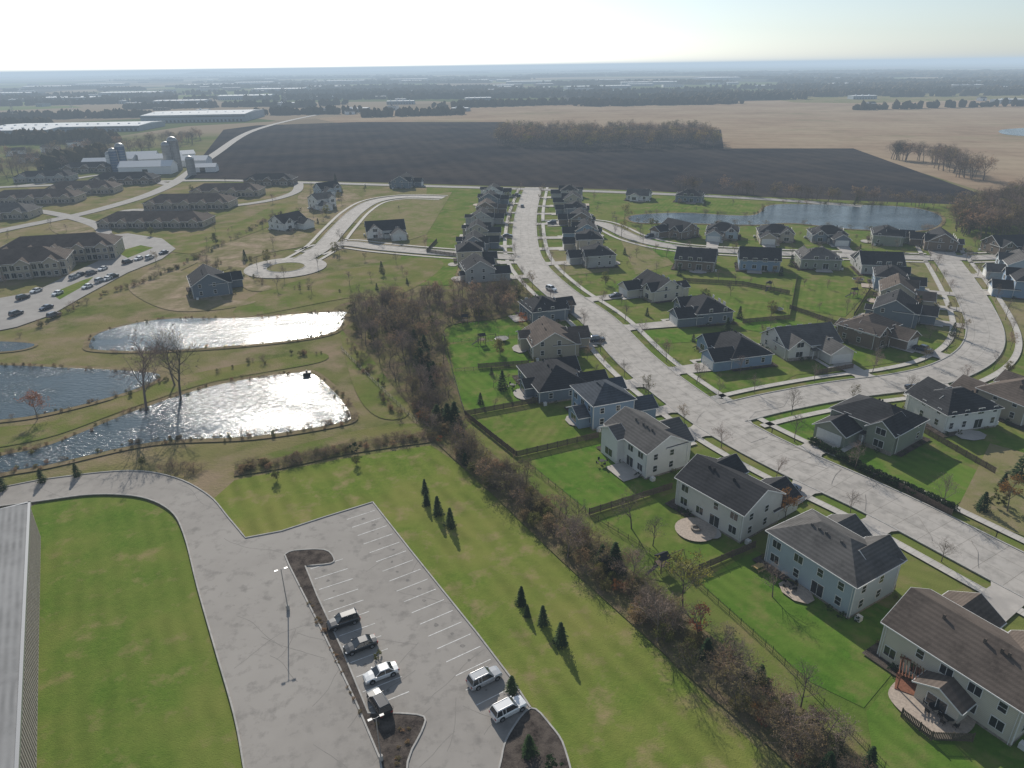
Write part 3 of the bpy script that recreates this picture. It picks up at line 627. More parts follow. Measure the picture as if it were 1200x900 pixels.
def place(u,v,W,D,st,wk,rk,tgt=None,only=None,name='suburban_house',drive=True,patio=True):
    p=G(u,v); 
    if tgt: q=G(*tgt); d=(q-p).length; k=None
    else: d,q,k=near(p,only)
    n_=(q-p).normalized(); yaw=math.atan2(n_.y,n_.x)-math.pi/2
    e,gx,gw,Wd,dx=house(p,yaw,W,D,st,wk,rk,int(u*7+v*13),name=name,patio=patio)
    if k is not None and drive and d<75:
        y1=d-roads[k]['w']/2+.05; gl=6 if st>1 else 5
        if y1>D/2+gl:
            h=(gw-1.2)/2
            poly('driveway',[Wd(gx-h,D/2+gl),Wd(gx+h,D/2+gl),Wd(gx+h*.85,y1-1.5),Wd(gx+h*1.1,y1),Wd(gx-h*1.1,y1),Wd(gx-h*.85,y1-1.5)],.32,drivec,world=True)
            s_=1 if gx>dx else -1
            poly('front_walk',[Wd(dx-.6,D/2+1.9),Wd(dx+.6,D/2+1.9),Wd(dx+.6,D/2+gl+1.2),Wd(gx-s_*h,D/2+gl+1.2),Wd(gx-s_*h,D/2+gl+2.4),Wd(dx-.6,D/2+gl+2.4)] if s_>0 else [Wd(dx+.6,D/2+1.9),Wd(dx-.6,D/2+1.9),Wd(dx-.6,D/2+gl+1.2),Wd(gx-s_*h,D/2+gl+1.2),Wd(gx-s_*h,D/2+gl+2.4),Wd(dx+.6,D/2+gl+2.4)],.33,walk,world=True)
            return Wd(gx+R_.uniform(-1,1),D/2+gl+3.4),yaw
    return None
H=[(1127,797,17,11,2,'beige','brown'),(968,677,15.5,10.5,2,'ltblue','grey'),(850,602,14.5,10.5,2,'cream','dark'),(755,537,14,10,2,'white','grey'),(705,488,11.5,10,2,'blue','blue'),
(648,454,17,13,1,'slate','dark'),(643,410,14,12,1.3,'tan','brown'),(635,372,12,11,1.3,'slate','dark'),
(560,326,13,11,1.6,'grey','dark'),(550,308,12,10,2,'tan','dark'),(556,292,13,10,1.3,'slate','dark'),(560,277,12,10,1.3,'tan','dark'),(565,263,12,10,1.5,'grey','dark'),(570,251,12,10,1.5,'brown','brown'),(574,240,12,10,1.5,'slate','dark'),(578,231,12,10,1.5,'white','dark'),
(700,309,14,11,1.6,'grey','dark'),(690,293,13,10,2,'tan','dark'),(686,277,13,10,1.3,'blue','dark'),(680,264,13,10,1.5,'brown','dark'),(675,252,12,10,1.5,'slate','dark'),(671,241,12,10,1.5,'tan','dark'),(667,231,12,10,1.5,'grey','dark'),
(770,346,15,11,1.3,'beige','dark'),(824,372,15,12,1.2,'slate','dark'),(860,418,17,12,1,'blue','dark'),(936,410,17,12,1.2,'cream','grey'),(1015,398,14,11,1.5,'brown','brown'),(1046,375,13,11,1.6,'slate','dark'),(1048,353,13,10,1.6,'tan','brown'),(1040,336,13,10,1.6,'blue','dark'),
(795,276,15,11,1.2,'brown','dark'),(846,278,14,11,1.2,'ltblue','dark'),(907,281,15,11,1.3,'tan','dark'),(968,282,15,11,1.2,'slate','dark'),(1036,284,15,11,1.4,'green','dark'),(1100,290,15,11,1.3,'brown','dark'),(1178,296,15,11,1.3,'brown','dark'),
(815,313,15,12,1.3,'brown','dark'),(888,314,15,12,1.5,'blue','dark'),(957,312,15,12,1.3,'green','grey'),(1028,318,15,12,1.3,'grey','dark'),(1192,325,14,11,2,'ltblue','grey'),(1202,345,14,11,2,'blue','dark'),
(1024,509,15,11,1.6,'green','dark'),(1113,492,14,11,1.5,'white','dark'),(1190,482,14,11,1.6,'tan','brown'),
(748,234,13,10,1,'white','grey'),(808,236,15,11,1.2,'slate','dark'),(473,219,17,12,1.5,'slate','dark')]
carpos=[]
for h in H:
    if h[0]<600 and h[1]<335 or h[0] in(648,643,635): r_=place(*h,only=[0])
    elif h[0] in (700,690,686,680,675,671,667): r_=place(*h,only=[0])
    elif h[0] in (1024,1113,1190): r_=place(*h,only=[1] if h[0]!=1024 else [0])
    else: r_=place(*h)
    if r_: carpos.append(r_)
place(246,342,16,12,1.6,'slate','dark',tgt=(335,330),drive=False,patio=False)
place(452,277,18,12,1.3,'white','dark',tgt=(460,295),drive=True,patio=False)
place(338,267,15,11,1.3,'white','dark',tgt=(390,275),patio=False); place(378,244,12,10,2,'white','grey',tgt=(415,252),patio=False); place(384,227,14,11,1.3,'ltblue','dark',tgt=(430,238),patio=False)
# round fire-pit patio and large stone patio
poly('fire_pit_patio',circ(G(815,622),3.6,24),.36,paver,world=True)
fp=MB(); c=G(815,622)
for k in range(14):
    t=k/14*6.283; fp.box(c.x+.7*math.cos(t)-.15,c.x+.7*math.cos(t)+.15,c.y+.7*math.sin(t)-.15,c.y+.7*math.sin(t)+.15,.35,.75)
fp.obj('fire_pit',[stone])
poly('garden_patio',[(1040,815),(1062,795),(1100,812),(1140,838),(1135,860),(1100,868),(1065,845)],.345,paver,True)
# pergola
pg=MB(); c=G(1072,806)
for sx_ in(-2,2):
    for sy in(-1.6,1.6): pg.box(sx_-.08,sx_+.08,sy-.08,sy+.08,0,2.6)
for sy in(-1.6,1.6): pg.box(-2.4,2.4,sy-.06,sy+.06,2.6,2.78)
for k in range(13): pg.box(-2.3+k*.38,-2.22+k*.38,-2,2,2.782,2.9)
pg.box(-2.3,2.3,-1.9,1.9,.2,.34)
pg.obj('pergola',[deckw],None,(c.x,c.y,.1),-.55)
# patio furniture sets
def patio_set(p,yaw,wood=False):
    b=MB(); b.beam((0,0,0),(0,0,.72),.05,.05,8); b.beam((0,0,.72),(0,0,.77),.6,.6,16,0,True)
    for k in range(4):
        t=k*math.pi/2; x,y=1.0*math.cos(t),1.0*math.sin(t)
        b.box(x-.24,x+.24,y-.24,y+.24,.42,.47)
        for a in(-.2,.2):
            for c_ in(-.2,.2): b.box(x+a-.02,x+a+.02,y+c_-.02,y+c_+.02,0,.42)
        b.box(x*1.24-.03-.2*abs(math.sin(t)),x*1.24+.03+.2*abs(math.sin(t)),y*1.24-.03-.2*abs(math.cos(t)),y*1.24+.03+.2*abs(math.cos(t)),.47,.95)
    b.obj('patio_table_set',[deckw if wood else blackm],None,(p.x,p.y,.34),yaw)
for u,v in((1092,835),(1110,848),(600,455),(705,545),(925,690)): patio_set(G(u,v),.4)
# picnic table and play sets
leafYw=mat('pine_boards',(.45,.33,.14),(.38,.27,.12),3)
def picnic(p,yaw):
    b=MB(); b.box(-.9,.9,-.38,.38,.72,.77)
    for s_ in(-1,1):
        b.box(-.9,.9,s_*.75-.13,s_*.75+.13,.42,.47)
        b.box(s_*.65-.04,s_*.65+.04,-.8,.8,.34,.42); b.beam((s_*.65,-.6,0),(s_*.65,-.25,.72),.05,.05,4); b.beam((s_*.65,.6,0),(s_*.65,.25,.72),.05,.05,4)
    b.obj('picnic_table',[leafYw],None,(p.x,p.y,.1),yaw)
picnic(G(889,668),.5)
def playset(p,yaw):
    b=MB()
    for x in(-.8,.8):
        for y in(-.8,.8): b.box(x-.06,x+.06,y-.06,y+.06,0,2.6)
    b.box(-.9,.9,-.9,.9,1.3,1.38)
    b.add([(-1,-1,2.6),(1,-1,2.6),(1,1,2.6),(-1,1,2.6),(-1,0,3.3),(1,0,3.3)],[(0,1,5,4),(2,3,4,5),(0,4,3),(1,2,5)],1)
    b.beam((.8,0,2.4),(4.4,0,2.4),.07,.07,6)
    for s_ in(-1,1): b.beam((4.4,0,2.4),(4.4,s_*1.2,0),.06,.06,6)
    for x in(1.8,3.0):
        for s_ in(-.25,.25): b.beam((x+s_,0,2.4),(x+s_,0,.5),.015,.015,4,2)
        b.box(x-.28,x+.28,-.12,.12,.45,.5,2)
    b.add([(-.9,-.3,1.35),(-.9,.3,1.35),(-3.2,.3,.2),(-3.2,-.3,.2)],[(0,1,2,3)],1)
    b.obj('play_set',[woodf,roofs['dark'],blackm],None,(p.x,p.y,.1),yaw)
for u,v,y in((775,668,.5),(545,380,0),(565,403,.4),(1000,348,.2),(900,340,1)): playset(G(u,v),y)
def trampoline(p):
    b=MB(); b.beam((0,0,.85),(0,0,.9),1.9,1.9,24,0,True)
    for k in range(24):
        t=k/24*6.283; t2=(k+1)/24*6.283
        b.beam((2*math.cos(t),2*math.sin(t),.9),(2*math.cos(t2),2*math.sin(t2),.9),.07,.07,5,1)
        if k%4==0: b.beam((2*math.cos(t),2*math.sin(t),0),(2*math.cos(t),2*math.sin(t),2.6),.03,.03,5,1)
    b.obj('trampoline',[blackm,galv],None,(p.x,p.y,.1))
for u,v in((588,400),(1005,330),(910,365)): trampoline(G(u,v))
# ---------------------------------------------------------------- apartments
def apartment(u,v,W,D,yaw,st=2,wk='tan',rk='brown',ng=4,name='apartment_building'):
    p=G(u,v); e=mk(name,None,None,(p.x,p.y,.05),yaw); Wl,Rf,T,Gl,Sv=MB(),MB(),MB(),MB(),MB(); he=.4+2.9*st; feet.append((p,W*.6))
    hip(Wl,Rf,T,0,0,W,D,.1,he,.5); 
    for k in range(ng):
        x=-W/2+(k+.5)*W/ng
        for s_ in(-1,1):
            gable(Wl,Rf,T,x,s_*(D/4+.7),D/2+1.4,W/ng*.5,.1,he-.02,'y',.7)
            Sv.box(x-W/ng*.25-.05,x+W/ng*.25+.05,min(s_*(D/2+1.45),s_*(D/2+1.3)),max(s_*(D/2+1.45),s_*(D/2+1.3)),.1,3)
            for f in range(int(st)):
                for dx in(-1.3,1.3): win(T,Gl,x+dx,s_*(D/2+1.45),1+f*2.9,1.3,1.4,'+y' if s_>0 else '-y')
                for dx in(-W/ng*.38,W/ng*.38): win(T,Gl,x+dx,s_*D/2,.6+f*2.9,1.6,2.0,'+y' if s_>0 else '-y')
    for s_ in(-1,1):
        for f in range(int(st)):
            for y in(-D/4,D/4): win(T,Gl,s_*W/2,y,1+f*2.9,1.3,1.4,'+x' if s_>0 else '-x')
    for M_,nm,mt in((Wl,'walls',wallsm[wk]),(Rf,'roof',roofs[rk]),(T,'trim',white),(Gl,'windows',glass),(Sv,'stone_base',stone)): M_.obj(nm,[mt],e,recalc=True)
for a in[(75,303,46,17,.25,2,'tan','brown',5),(20,322,40,17,.35,2,'tan','brown',4),(185,264,56,16,-.03,1,'tan','brown',6),(225,243,50,16,.0,1.2,'tan','brown',5),(268,229,44,15,0,1.2,'tan','brown',4),(318,216,34,14,0,1.2,'brown','dark',3),
 (45,237,52,16,.1,1.2,'tan','brown',5),(100,226,44,16,.1,1.2,'tan','brown',4),(148,215,44,16,.1,1.2,'brown','dark',4),(-5,255,44,16,.1,1.2,'tan','grey',4),(105,201,40,14,.1,1.2,'brown','dark',3),(55,212,40,14,.1,1.2,'grey','dark',3)]: apartment(*a)
# ---------------------------------------------------------------- school/industrial hall at left
metalroof=mat('metal_roof',(.27,.268,.265),(.22,.218,.215),.4,(.31,.308,.305),.08,rough=.9,spec=.1,stripe=(.861,.509,.9,.6))
ribwall=mat('ribbed_wall',(.30,.265,.23),(.25,.22,.19),.6)
A=G(48,634);B=G(43,905); d=(B-A).normalized(); nrm=Vector((d.y,-d.x)); 
if nrm.x>0: nrm=-nrm
yaw=math.atan2(d.y,d.x); L=110; Wd_=46
e=mk('metal_building',None,None,(A.x,A.y,.05),yaw)
sgn=1 if (Matrix.Rotation(-yaw,2)@nrm).y>0 else -1
b=MB(); b.box(0,L,min(0,sgn*Wd_),max(0,sgn*Wd_),0,7.8); b.obj('walls',[ribwall],e)
b=MB(); x=.4
while x<L: b.box(x,x+.35,min(-sgn*.22,-sgn*.003),max(-sgn*.22,-sgn*.003),.9,7.3); x+=.85
b.obj('wall_ribs',[mat('rib_panel',(.42,.38,.33),(.36,.32,.28),1)],e)
b=MB(); b.box(-.3,L,min(-sgn*.4,-sgn*.004),max(-sgn*.4,-sgn*.004),7.42,7.95); b.box(-.35,-.004,min(-sgn*.4,sgn*Wd_),max(-sgn*.4,sgn*Wd_),7.42,7.95); b.obj('parapet_coping',[galv],e)
b=MB(); b.add([(0,0,7.83),(L,0,7.83),(L,sgn*Wd_/2,9.2),(0,sgn*Wd_/2,9.2),(L,sgn*Wd_,7.83),(0,sgn*Wd_,7.83)],[(0,1,2,3),(3,2,4,5),(0,3,5),(1,4,2)]); b.obj('roof',[metalroof],e)
# ---------------------------------------------------------------- fences
def fence(px,h=1.7,mt=woodf,solid=True,name='wooden_fence'):
    pts=GP(px); b=MB()
    for i in range(len(pts)-1):
        a,c_=pts[i],pts[i+1]; L=(c_-a).length; t=(c_-a)/L; n_=Vector((-t.y,t.x))
        def bx(s0,s1,w_,z0,z1):
            q=[a+t*s0-n_*w_,a+t*s1-n_*w_,a+t*s1+n_*w_,a+t*s0+n_*w_]
            b.add([(k.x,k.y,z0) for k in q]+[(k.x,k.y,z1) for k in q],[(0,3,2,1),(4,5,6,7),(0,1,5,4),(1,2,6,5),(2,3,7,6),(3,0,4,7)])
        s=0
        while s<L: bx(s,s+(.12 if solid else .05),.06 if solid else .025,0,h+(.12 if solid else .05)); s+=2.4
        s=.14; st=.2 if solid else .3; wd=.15 if solid else .02
        while s<L-.1: bx(s,s+wd,.012 if solid else .008,.12,h); s+=st
        for z in(.3,h-.25): bx(0,L,.03 if solid else .015,z,z+(.08 if solid else .03))
    b.obj(name,[mt])
for f in[[(545,488),(672,464)],[(605,536),(702,513)],[(545,488),(605,536)],[(690,604),(788,573)],[(805,676),(885,642)],[(1078,505),(1166,556)],[(870,379),(925,374),(934,325)],[(925,362),(1000,388)],[(800,330),(870,334),(925,345)],[(1020,340),(1000,372)],[(512,283),(500,296),(545,302)],[(560,432),(620,428)],[(905,642),(950,625)],[(955,440),(1000,432)],[(960,525),(1115,606)],[(1055,840),(1090,868),(1140,870)]]: fence(f,1.5)
for f in[[(519,388),(531,440),(545,488)],[(605,536),(690,604),(805,676),(905,765),(1040,905)],[(531,402),(615,395)],[(534,436),(612,431)],[(400,410),(440,450),(490,498)]]: fence(f,1.2,blackm,False,'metal_fence')
# ---------------------------------------------------------------- cars
tyre=mat('tyre_rubber',(.015,.015,.015),rough=.8); rim=mat('alloy_rim',(.4,.4,.41),rough=.35,metal=.8); lampr=mat('tail_lamp',(.3,.01,.01),rough=.3); lampw=mat('head_lamp',(.7,.7,.7),rough=.15)
def paintm(n,c):
    M=mat('car_paint_'+n,c,rough=.28,spec=.6,metal=.15); M.node_tree.nodes['Principled BSDF'].inputs['Coat Weight'].default_value=.8; return M
CP={k:paintm(k,c) for k,c in dict(black=(.012,.013,.016),white=(.75,.75,.74),silver=(.4,.41,.42),navy=(.02,.035,.07),red=(.3,.02,.02),grey=(.1,.1,.11)).items()}
def carmesh(kind):
    b=MB(); Wd2=.92
    if kind=='suv': L=4.75; st=[(-2.37,.72,.80),(-2.3,.98,.88),(-2.0,1.02,.92),(-.5,1.04,.93),(.9,1.05,.93),(1.1,1.04,.93),(1.9,.98,.9),(2.25,.86,.82),(2.37,.62,.72)]; cab=(-2.25,-1.95,.35,1.15,1.72)
    elif kind=='pickup': L=5.4; st=[(-2.7,.7,.85),(-2.65,1.0,.93),(-.9,1.05,.95),(1.2,1.08,.95),(2.3,1.03,.92),(2.6,.9,.85),(2.7,.6,.75)]; cab=(-.95,-.75,.75,1.35,1.78)
    else: L=4.7; st=[(-2.35,.62,.74),(-2.28,.9,.84),(-1.7,.96,.9),(-.5,.94,.91),(.9,.95,.91),(1.6,.86,.89),(2.15,.74,.82),(2.35,.5,.68)]; cab=(-1.75,-1.05,.25,1.1,1.42)
    rings=[]
    for x,zt,wh in st:
        r=[(-wh+.06,.24),(-wh,.45),(-wh,zt-.16),(-wh+.10,zt),(0,zt+.03),(wh-.10,zt),(wh,zt-.16),(wh,.45),(wh-.06,.24)]
        rings.append([(x,y,z) for y,z in r])
    vs=[v for r in rings for v in r]; n_=9; fs=[]
    for i in range(len(rings)-1):
        for k in range(n_): fs.append((i*n_+k,i*n_+(k+1)%n_,(i+1)*n_+(k+1)%n_,(i+1)*n_+k))
    fs+=[tuple(range(n_)),tuple(range((len(rings)-1)*n_,len(rings)*n_))[::-1]]
    b.add(vs,fs,0)
    xb,xrb,xrf,xf,zr=cab; zb=1.0 if kind!='sedan' else .93; wb=.86; wr=.68
    lo_=[(xb,-wb,zb-.04),(xf,-wb,zb-.04),(xf,wb,zb-.04),(xb,wb,zb-.04)]; hi=[(xrb,-wr,zr),(xrf,-wr,zr),(xrf,wr,zr),(xrb,wr,zr)]
    b.add(lo_+hi,[(0,1,5,4),(1,2,6,5),(2,3,7,6),(3,0,4,7)],1)
    b.add([(xrb-.05,-wr-.03,zr),(xrf+.06,-wr-.03,zr),(xrf+.06,wr+.03,zr),(xrb-.05,wr+.03,zr),(xrb+.08,-wr+.08,zr+.06),(xrf-.1,-wr+.08,zr+.06),(xrf-.1,wr-.08,zr+.06),(xrb+.08,wr-.08,zr+.06)],[(0,1,5,4),(1,2,6,5),(2,3,7,6),(3,0,4,7),(4,5,6,7),(3,2,1,0)],0)
    for s_ in(-1,1):
        b.beam((xb,s_*(wb+.01),zb-.04),(xrb,s_*(wr+.01),zr),.05,.045,5,0); b.beam((xf,s_*(wb+.01),zb-.04),(xrf,s_*(wr+.01),zr),.045,.04,5,0)
        xm=(xrb+xrf)/2; b.beam((xm,s_*(wb+.005),zb),(xm,s_*(wr+.01),zr),.05,.045,5,0)
        if kind=='suv': b.beam((xrb+.7,s_*(wb+.005),zb),(xrb+.65,s_*(wr+.01),zr),.06,.05,5,0); b.beam((xrb+.2,s_*.6,zr+.1),(xrf-.1,s_*.6,zr+.1),.02,.02,5,3)
        b.box(xf-.28,xf-.1,min(s_*.92,s_*1.08),max(s_*.92,s_*1.08),zb,zb+.15,0)
        for x in(-L*.3,L*.31):
            b.beam((x,s_*.7,.34),(x,s_*.945,.34),.34,.34,18,2,True); b.beam((x,s_*.94,.34),(x,s_*.955,.34),.21,.2,12,3,True)
            b.beam((x,s_*.6,.42),(x,s_*.935,.42),.40,.40,18,2,True)
        b.box(L/2-.28,L/2-.06,min(s_*.5,s_*.8),max(s_*.5,s_*.8),.6,.72,5); b.box(-L/2-.01,-L/2+.2,min(s_*.55,s_*.86),max(s_*.55,s_*.86),.66,.84,4)
    if kind=='pickup': b.box(-2.55,-1.05,-.78,.78,1.0,1.075,2)
    b.box(L/2-.05,L/2+.03,-.4,.4,.35,.5,2)
    return b
CM={k:carmesh(k) for k in('suv','sedan','pickup')}
cache={}
def car(p,yaw,kind,colr,name='parked_car',z=.3):
    if (kind,colr) not in cache: cache[(kind,colr)]=CM[kind].mesh('car_body',[CP[colr],glass,tyre,rim,lampr,lampw],True)
    mk(name,cache[(kind,colr)],None,(p.x,p.y,z),yaw)
yi=math.atan2(inn.y,inn.x); ye=math.atan2(en.y,en.x)
for u,v,k,c_ in((403,733,'suv','black'),(423,761,'sedan','black'),(447,794,'sedan','white')): car(G(u,v),yi+math.pi,k,c_)
car(G(445,829),math.atan2(-idr.y,-idr.x)+.1,'suv','black')
car(G(568,800),ye+math.pi,'suv','silver'); car(G(596,836),ye+math.pi,'suv','white')
for i,(u,v) in enumerate([(28,351),(43,343),(88,327),(94,324),(108,322),(121,317),(133,326),(103,338),(118,331),(55,363),(20,370),(68,346),(150,309),(163,305),(176,304),(192,298),(64,372),(126,329)]): car(G(u,v),1.2+.1*(i%3)+(3.14 if i%2 else 0),('suv','sedan')[i%2],('black','white','silver','navy','grey','white')[i%6])
for i,(cp,yw) in enumerate(carpos):
    if i%4==2: car(cp,yw+math.pi/2,('suv','sedan','pickup')[i%3],('white','grey','navy','silver')[i%4])
car(G(646,341),-.9,'suv','white'); car(G(612,243),1.55,'sedan','grey')
# ---------------------------------------------------------------- lamps
def lamp(p,h,dirv,name='street_lamp'):
    b=MB(); b.beam((0,0,0),(0,0,.8),.25,.25,12,1,True); b.beam((0,0,.8),(0,0,h),.09,.06,8,0)
    for s_ in(-1,1):
        b.beam((0,0,h-.1),(s_*.5,0,h),.035,.035,6,0); b.box(min(s_*.45,s_*.95),max(s_*.45,s_*.95),-.16,.16,h-.03,h+.07,0)
    b.obj(name,[galv,kerbm],None,(p.x,p.y,.3),math.atan2(dirv.y,dirv.x))
lamp(G(447,893),7,inn); lamp(G(338,716),7.5,inn)
b=MB(); b.box(-1,1,-.6,.6,0,.9); b.box(-1.1,1.1,-.7,.7,.9,1.0); b.beam((0,0,1),(0,0,1.5),.3,.2,8,0,True); q=G(360,441); b.obj('pond_outlet_structure',[blackm],None,(q.x,q.y,.25),.3)
# mailboxes
for u,v in((893,512),(660,370),(760,455),(1150,640),(1010,570)):
    q=G(u,v); b=MB(); b.box(-.06,.06,-.06,.06,0,1.1); b.box(-.12,.12,-.28,.28,1.1,1.3); b.beam((0,-.28,1.3),(0,.28,1.3),.12,.12,8,0,True)
    dd,qq,_=near(q); t=(q-qq).normalized(); q=qq+t*(6.6); b.obj('mailbox',[blackm],None,(q.x,q.y,.05),math.atan2(t.y,t.x))
# ---------------------------------------------------------------- street trees
def street_trees(k,off,step,h):
    r=roads[k];pts=offs(r['pts'],off); acc=0
    for i in range(len(pts)-1):
        L=(pts[i+1]-pts[i]).length; acc+=L
        if acc>step*R_.uniform(.8,1.2):
            acc=0; p=pts[i+1]
            if any((p-f).length<q*.75 for f,q in feet): continue
            d_,_,_=near(p); 
            if d_<abs(off)-1.5 or p.y>560: continue
            tree('street_tree',p,R_.uniform(4.5,7),BARE+BRL[:1])
for k,o_,s_ in((0,7.6,15),(0,-7.6,15),(1,6.6,15),(1,-6.6,15),(2,6,20),(6,5.5,20),(6,-5.5,20)): street_trees(k,o_,s_,6)
cnt=0
while cnt<130:
    p=G(R_.uniform(560,1195),R_.uniform(235,480))
    if any((p-f).length<q*.8 for f,q in feet) or near(p)[0]<8 or inpoly(p,PD): continue
    if p.x<-20: continue
    x=R_.random(); pr=BARE if x<.5 else (CONF if x<.68 else (BRL if x<.9 else SHO)); tree('yard_tree' if x<.5 or x>=.68 else 'pine_tree',p,R_.uniform(2.0,5.5),pr); cnt+=1
lotw=GP(LOT); cnt=0
while cnt<80:
    p=G(R_.uniform(-20,480),R_.uniform(208,345))
    if any((p-f).length<q*.7 for f,q in feet) or near(p)[0]<6 or inpoly(p,lotw): continue
    x=R_.random(); pr=BARE if x<.55 else (CONF if x<.7 else (BRL if x<.9 else SHO)); tree('yard_tree' if x<.55 or x>=.7 else 'pine_tree',p,R_.uniform(2.0,6),pr); cnt+=1
# ---------------------------------------------------------------- farm & warehouses
whroof=mat('white_membrane_roof',(.7,.71,.72),(.58,.6,.61),.05); whwall=mat('warehouse_wall',(.3,.34,.38),(.25,.28,.3),.05)
def warehouse(u,v,W,D,h,yaw=0,name='warehouse',wm=whwall,rm=whroof):
    p=G(u,v); e=mk(name,None,None,(p.x,p.y,0),yaw); b=MB(); b.box(-W/2,W/2,-D/2,D/2,0,h); b.obj('walls',[wm],e)
    b=MB(); b.add([(-W/2,-D/2,h+.05),(W/2,-D/2,h+.05),(W/2,D/2,h+.05),(-W/2,D/2,h+.05),(-W/2,0,h+.05+D*.02),(W/2,0,h+.05+D*.02)],[(0,1,5,4),(4,5,2,3),(0,4,3),(1,2,5)])
    for k in range(int(W/14)): x=-W/2+8+k*14; b.box(x-1.2,x+1.2,-D*.2-1.2,-D*.2+1.2,h,h+2.2)
    b.obj('roof',[rm],e)
    b=MB()
    for k in range(int(W/6)): x=-W/2+3+k*6; b.box(x-1.5,x+1.5,-D/2-.1,-D/2-.01,.3,3.6)
    b.box(-W/2,W/2,-D/2-.2,-D/2-.02,h*.68,h*.8); b.obj('dock_doors',[glass],e)
warehouse(242,140,160,130,11,.08); warehouse(95,152,200,90,7,.05); warehouse(20,156,120,70,6,.03)
for u,v,W,D,h in((90,118,160,90,10),(160,112,200,100,11),(215,122,120,60,9),(290,116,140,80,10),(330,108,180,90,12),(60,104,220,100,12),(120,101,260,90,12),(250,102,240,90,12),(300,99,200,90,12),(385,104,150,70,10),(445,112,60,40,8),(470,122,60,30,7),(700,104,220,60,9),(560,118,60,40,7),(20,112,160,80,10),(1010,116,50,30,7),(1180,121,50,26,7),(350,124,50,30,7),(420,131,40,24,7),(405,97,200,80,12),(480,95,220,80,12),(620,98,200,80,10),(760,99,220,70,10),(840,94,200,80,12)):
    warehouse(u,v,W,D,h,R_.uniform(-.2,.2))
for k in range(110):
    v=R_.uniform(93,132); u=R_.uniform(-20,640) if k%5 else R_.uniform(600,1200)
    if 560<u and v>108: v=R_.uniform(93,106)
    f=1+max(0,(112-v))*.12
    warehouse(u,v,R_.uniform(14,45)*f,R_.uniform(12,26)*f,R_.uniform(5,8)*(1+.2*(f-1)),R_.uniform(-.4,.4),'distant_building',R_.choice((whwall,wallsm['white'],wallsm['brown'])),R_.choice((whroof,roofs['dark'],roofs['grey'],whroof)))
hvs=mat('silo_blue_steel',(.08,.12,.2),rough=.5); silc=mat('silo_concrete',(.3,.29,.28),(.22,.21,.2),.3); barnw=mat('barn_white_metal',(.68,.68,.68),rough=.6)
def silo(u,v,r,h,mt):
    p=G(u,v); b=MB(); b.beam((0,0,0),(0,0,h),r,r,20)
    for k in range(4): a=k*.393; a2=(k+1)*.393; b.beam((0,0,h+r*.8*math.sin(a)),(0,0,h+r*.8*math.sin(a2)),r*math.cos(a),max(.05,r*math.cos(a2)),20,1)
    for k in range(int(h/2)): b.beam((0,0,k*2),(0,0,k*2+.2),r+.06,r+.06,20,1)
    b.beam((r+.4,0,0),(r+.4,0,h+1),.3,.3,6,1); b.obj('silo',[mt,galv],None,(p.x,p.y,0))
for a in((200,200,3.6,20,silc),(208,199,4,23,silc),(137,201,3.2,16,hvs),(146,200,3.6,19,hvs),(132,200,3,13,barnw),(225,205,3,12,silc)): silo(*a)
def barn(u,v,W,D,h,yaw,mt=barnw,rm=None):
    p=G(u,v); e=mk('barn',None,None,(p.x,p.y,0),yaw); a,b,c_=MB(),MB(),MB(); gable(a,b,c_,0,0,W,D,0,h,'x',.45); a.obj('walls',[mt],e,recalc=True); b.obj('roof',[rm or barnw],e,recalc=True); c_.obj('trim',[white],e)
    c_=MB(); c_.box(-2,2,-D/2-.12,-D/2-.02,.1,4); c_.obj('barn_door',[glass],e)
for a in((175,203,40,16,6,.1),(190,193,34,14,6,.4),(228,194,26,14,5,0),(165,190,30,14,6,.2),(240,201,20,10,4,.1),(118,196,24,12,5,.1),(212,187,24,12,5,.6),(150,195,16,12,7,.0)): barn(*a)
# distant farm houses
for u,v in((380,131),(410,134),(455,131),(1020,124),(1150,118),(60,178),(20,182),(90,172),(35,190)): barn(u,v,16,10,5,R_.uniform(-.5,.5),barnw,roofs['dark'])
# transmission towers
def pylon(u,v,h):
    p=G(u,v); b=MB(); r=h*.1
    for sx_ in(-1,1):
        for sy in(-1,1): b.beam((sx_*r,sy*r,0),(sx_*.4,sy*.4,h),.25,.2,4)
    for k in range(8):
        z0=h*k/8;z1=h*(k+1)/8;r0=r+( .4-r)*k/8;r1=r+(.4-r)*(k+1)/8
        for sy in(-1,1): b.beam((-r0,sy*r0,z0),(r1,sy*r1,z1),.12,.12,4); b.beam((r0,sy*r0,z0),(-r1,sy*r1,z1),.12,.12,4)
    for z in(.72,.84,.96): b.beam((-h*.14,0,h*z),(h*.14,0,h*z),.25,.25,4)
    b.obj('transmission_tower',[galv],None,(p.x,p.y,0))
for a in((335,124,38),(365,118,38),(17,140,30),(85,132,32),(450,112,38)): pylon(*a)
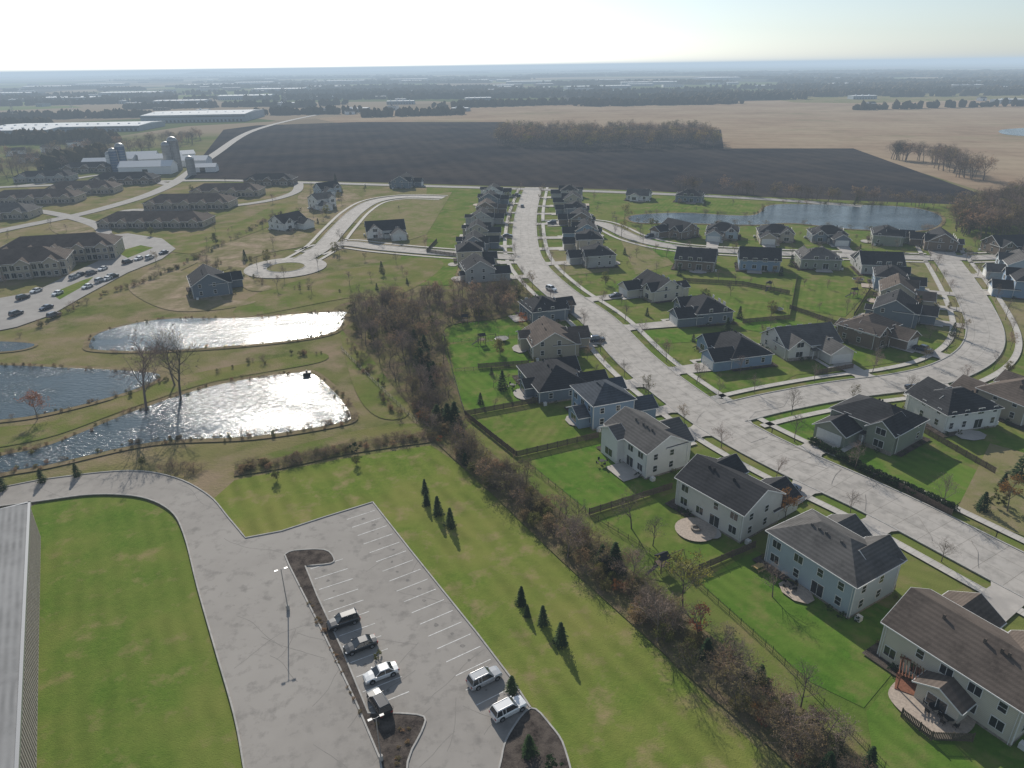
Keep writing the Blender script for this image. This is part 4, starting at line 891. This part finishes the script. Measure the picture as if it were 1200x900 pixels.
# ---------------------------------------------------------------- distant woods and hill
ph=(1+5**.5)/2
IV=np.array([(-1,ph,0),(1,ph,0),(-1,-ph,0),(1,-ph,0),(0,-1,ph),(0,1,ph),(0,-1,-ph),(0,1,-ph),(ph,0,-1),(ph,0,1),(-ph,0,-1),(-ph,0,1)])/1.9
IF=np.array([(0,11,5),(0,5,1),(0,1,7),(0,7,10),(0,10,11),(1,5,9),(5,11,4),(11,10,2),(10,7,6),(7,1,8),(3,9,4),(3,4,2),(3,2,6),(3,6,8),(3,8,9),(4,9,5),(2,4,11),(6,2,10),(8,6,7),(9,8,1)])
nr=np.random.RandomState(3)
def blobs(name,cs,rs,hs,mt=wood_far):
    n_=len(cs); V=IV[None]*(1+nr.uniform(-.35,.35,(n_,12,1))); 
    V=V*np.stack([rs,rs,hs*.6],1)[:,None,:]; V[:,:,0]+=cs[:,0:1]; V[:,:,1]+=cs[:,1:2]; V[:,:,2]+=(hs*.45)[:,None]
    Fq=(IF[None]+12*np.arange(n_)[:,None,None]).reshape(-1,3)
    me=bpy.data.meshes.new(name); me.from_pydata(V.reshape(-1,3).tolist(),[],Fq.tolist()); me.materials.append(mt); mk(name,me)
def strip(u0,v0,u1,v1,depth,n_,h=13,r=6,name='distant_treeline'):
    a,b_=G(u0,v0),G(u1,v1); t=nr.rand(n_); c_=np.array([[a.x,a.y]])*(1-t[:,None])+np.array([[b_.x,b_.y]])*t[:,None]
    c_+=np.stack([nr.normal(0,depth*.3,n_),nr.uniform(-.5,.5,n_)*depth],1)
    blobs(name,c_,nr.uniform(.6,1.3,n_)*r,nr.uniform(.5,1.25,n_)*h)
for s_ in[(690,124,860,121,60,300),(430,137,540,134,20,90),(520,126,700,121,50,260),(0,168,130,166,30,200),(0,150,60,149,20,60),(300,135,420,133,25,90),(850,113,1200,107,120,700),(860,104,1250,99,200,900),(420,113,640,109,120,400),(0,140,170,137,30,180),(320,128,400,122,30,80),(-50,125,200,120,60,300),(150,128,330,124,40,160),(1000,129,1200,124,14,60),(330,116,500,112,80,250),(600,112,850,107,80,400),(60,198,130,186,20,80)]: strip(*s_,12,5)
for k in range(105):
    v=84+36*nr.rand()**1.5; u=nr.uniform(-150,1350); L=nr.uniform(30,260); dist=G(600,v).y
    strip(u,v,u+L,v+nr.uniform(-1,1)-.01*L,dist*.02,int(50+dist*.03),13,max(6,dist*.003))
c=G(240,88)
hb=MB(); N=24
for i in range(N+1):
    for j in range(5):
        x=-1200+2400*i/N; y=-500+250*j; hb.v.append((x,y,max(0,58*math.exp(-(x/480)**2)+12*math.exp(-((x-500)/300)**2)-3+3*math.sin(i*1.3))*math.exp(-(y/350)**2)-1))
for i in range(N):
    for j in range(4): hb.f.append((i*5+j,(i+1)*5+j,(i+1)*5+j+1,i*5+j+1)); hb.m.append(0)
hb.obj('hill',[wood_far],None,(c.x,c.y,0))
PR=smooth(GP([(640,107),(700,105.5),(780,105),(840,106),(800,108),(700,109)]),4,True); poly('river',PR,.5,waterm,world=True)
poly('far_pond',[(1175,152),(1230,150),(1240,160),(1180,158)],.2,waterm,True)
print('OBJS',len(bpy.data.objects))
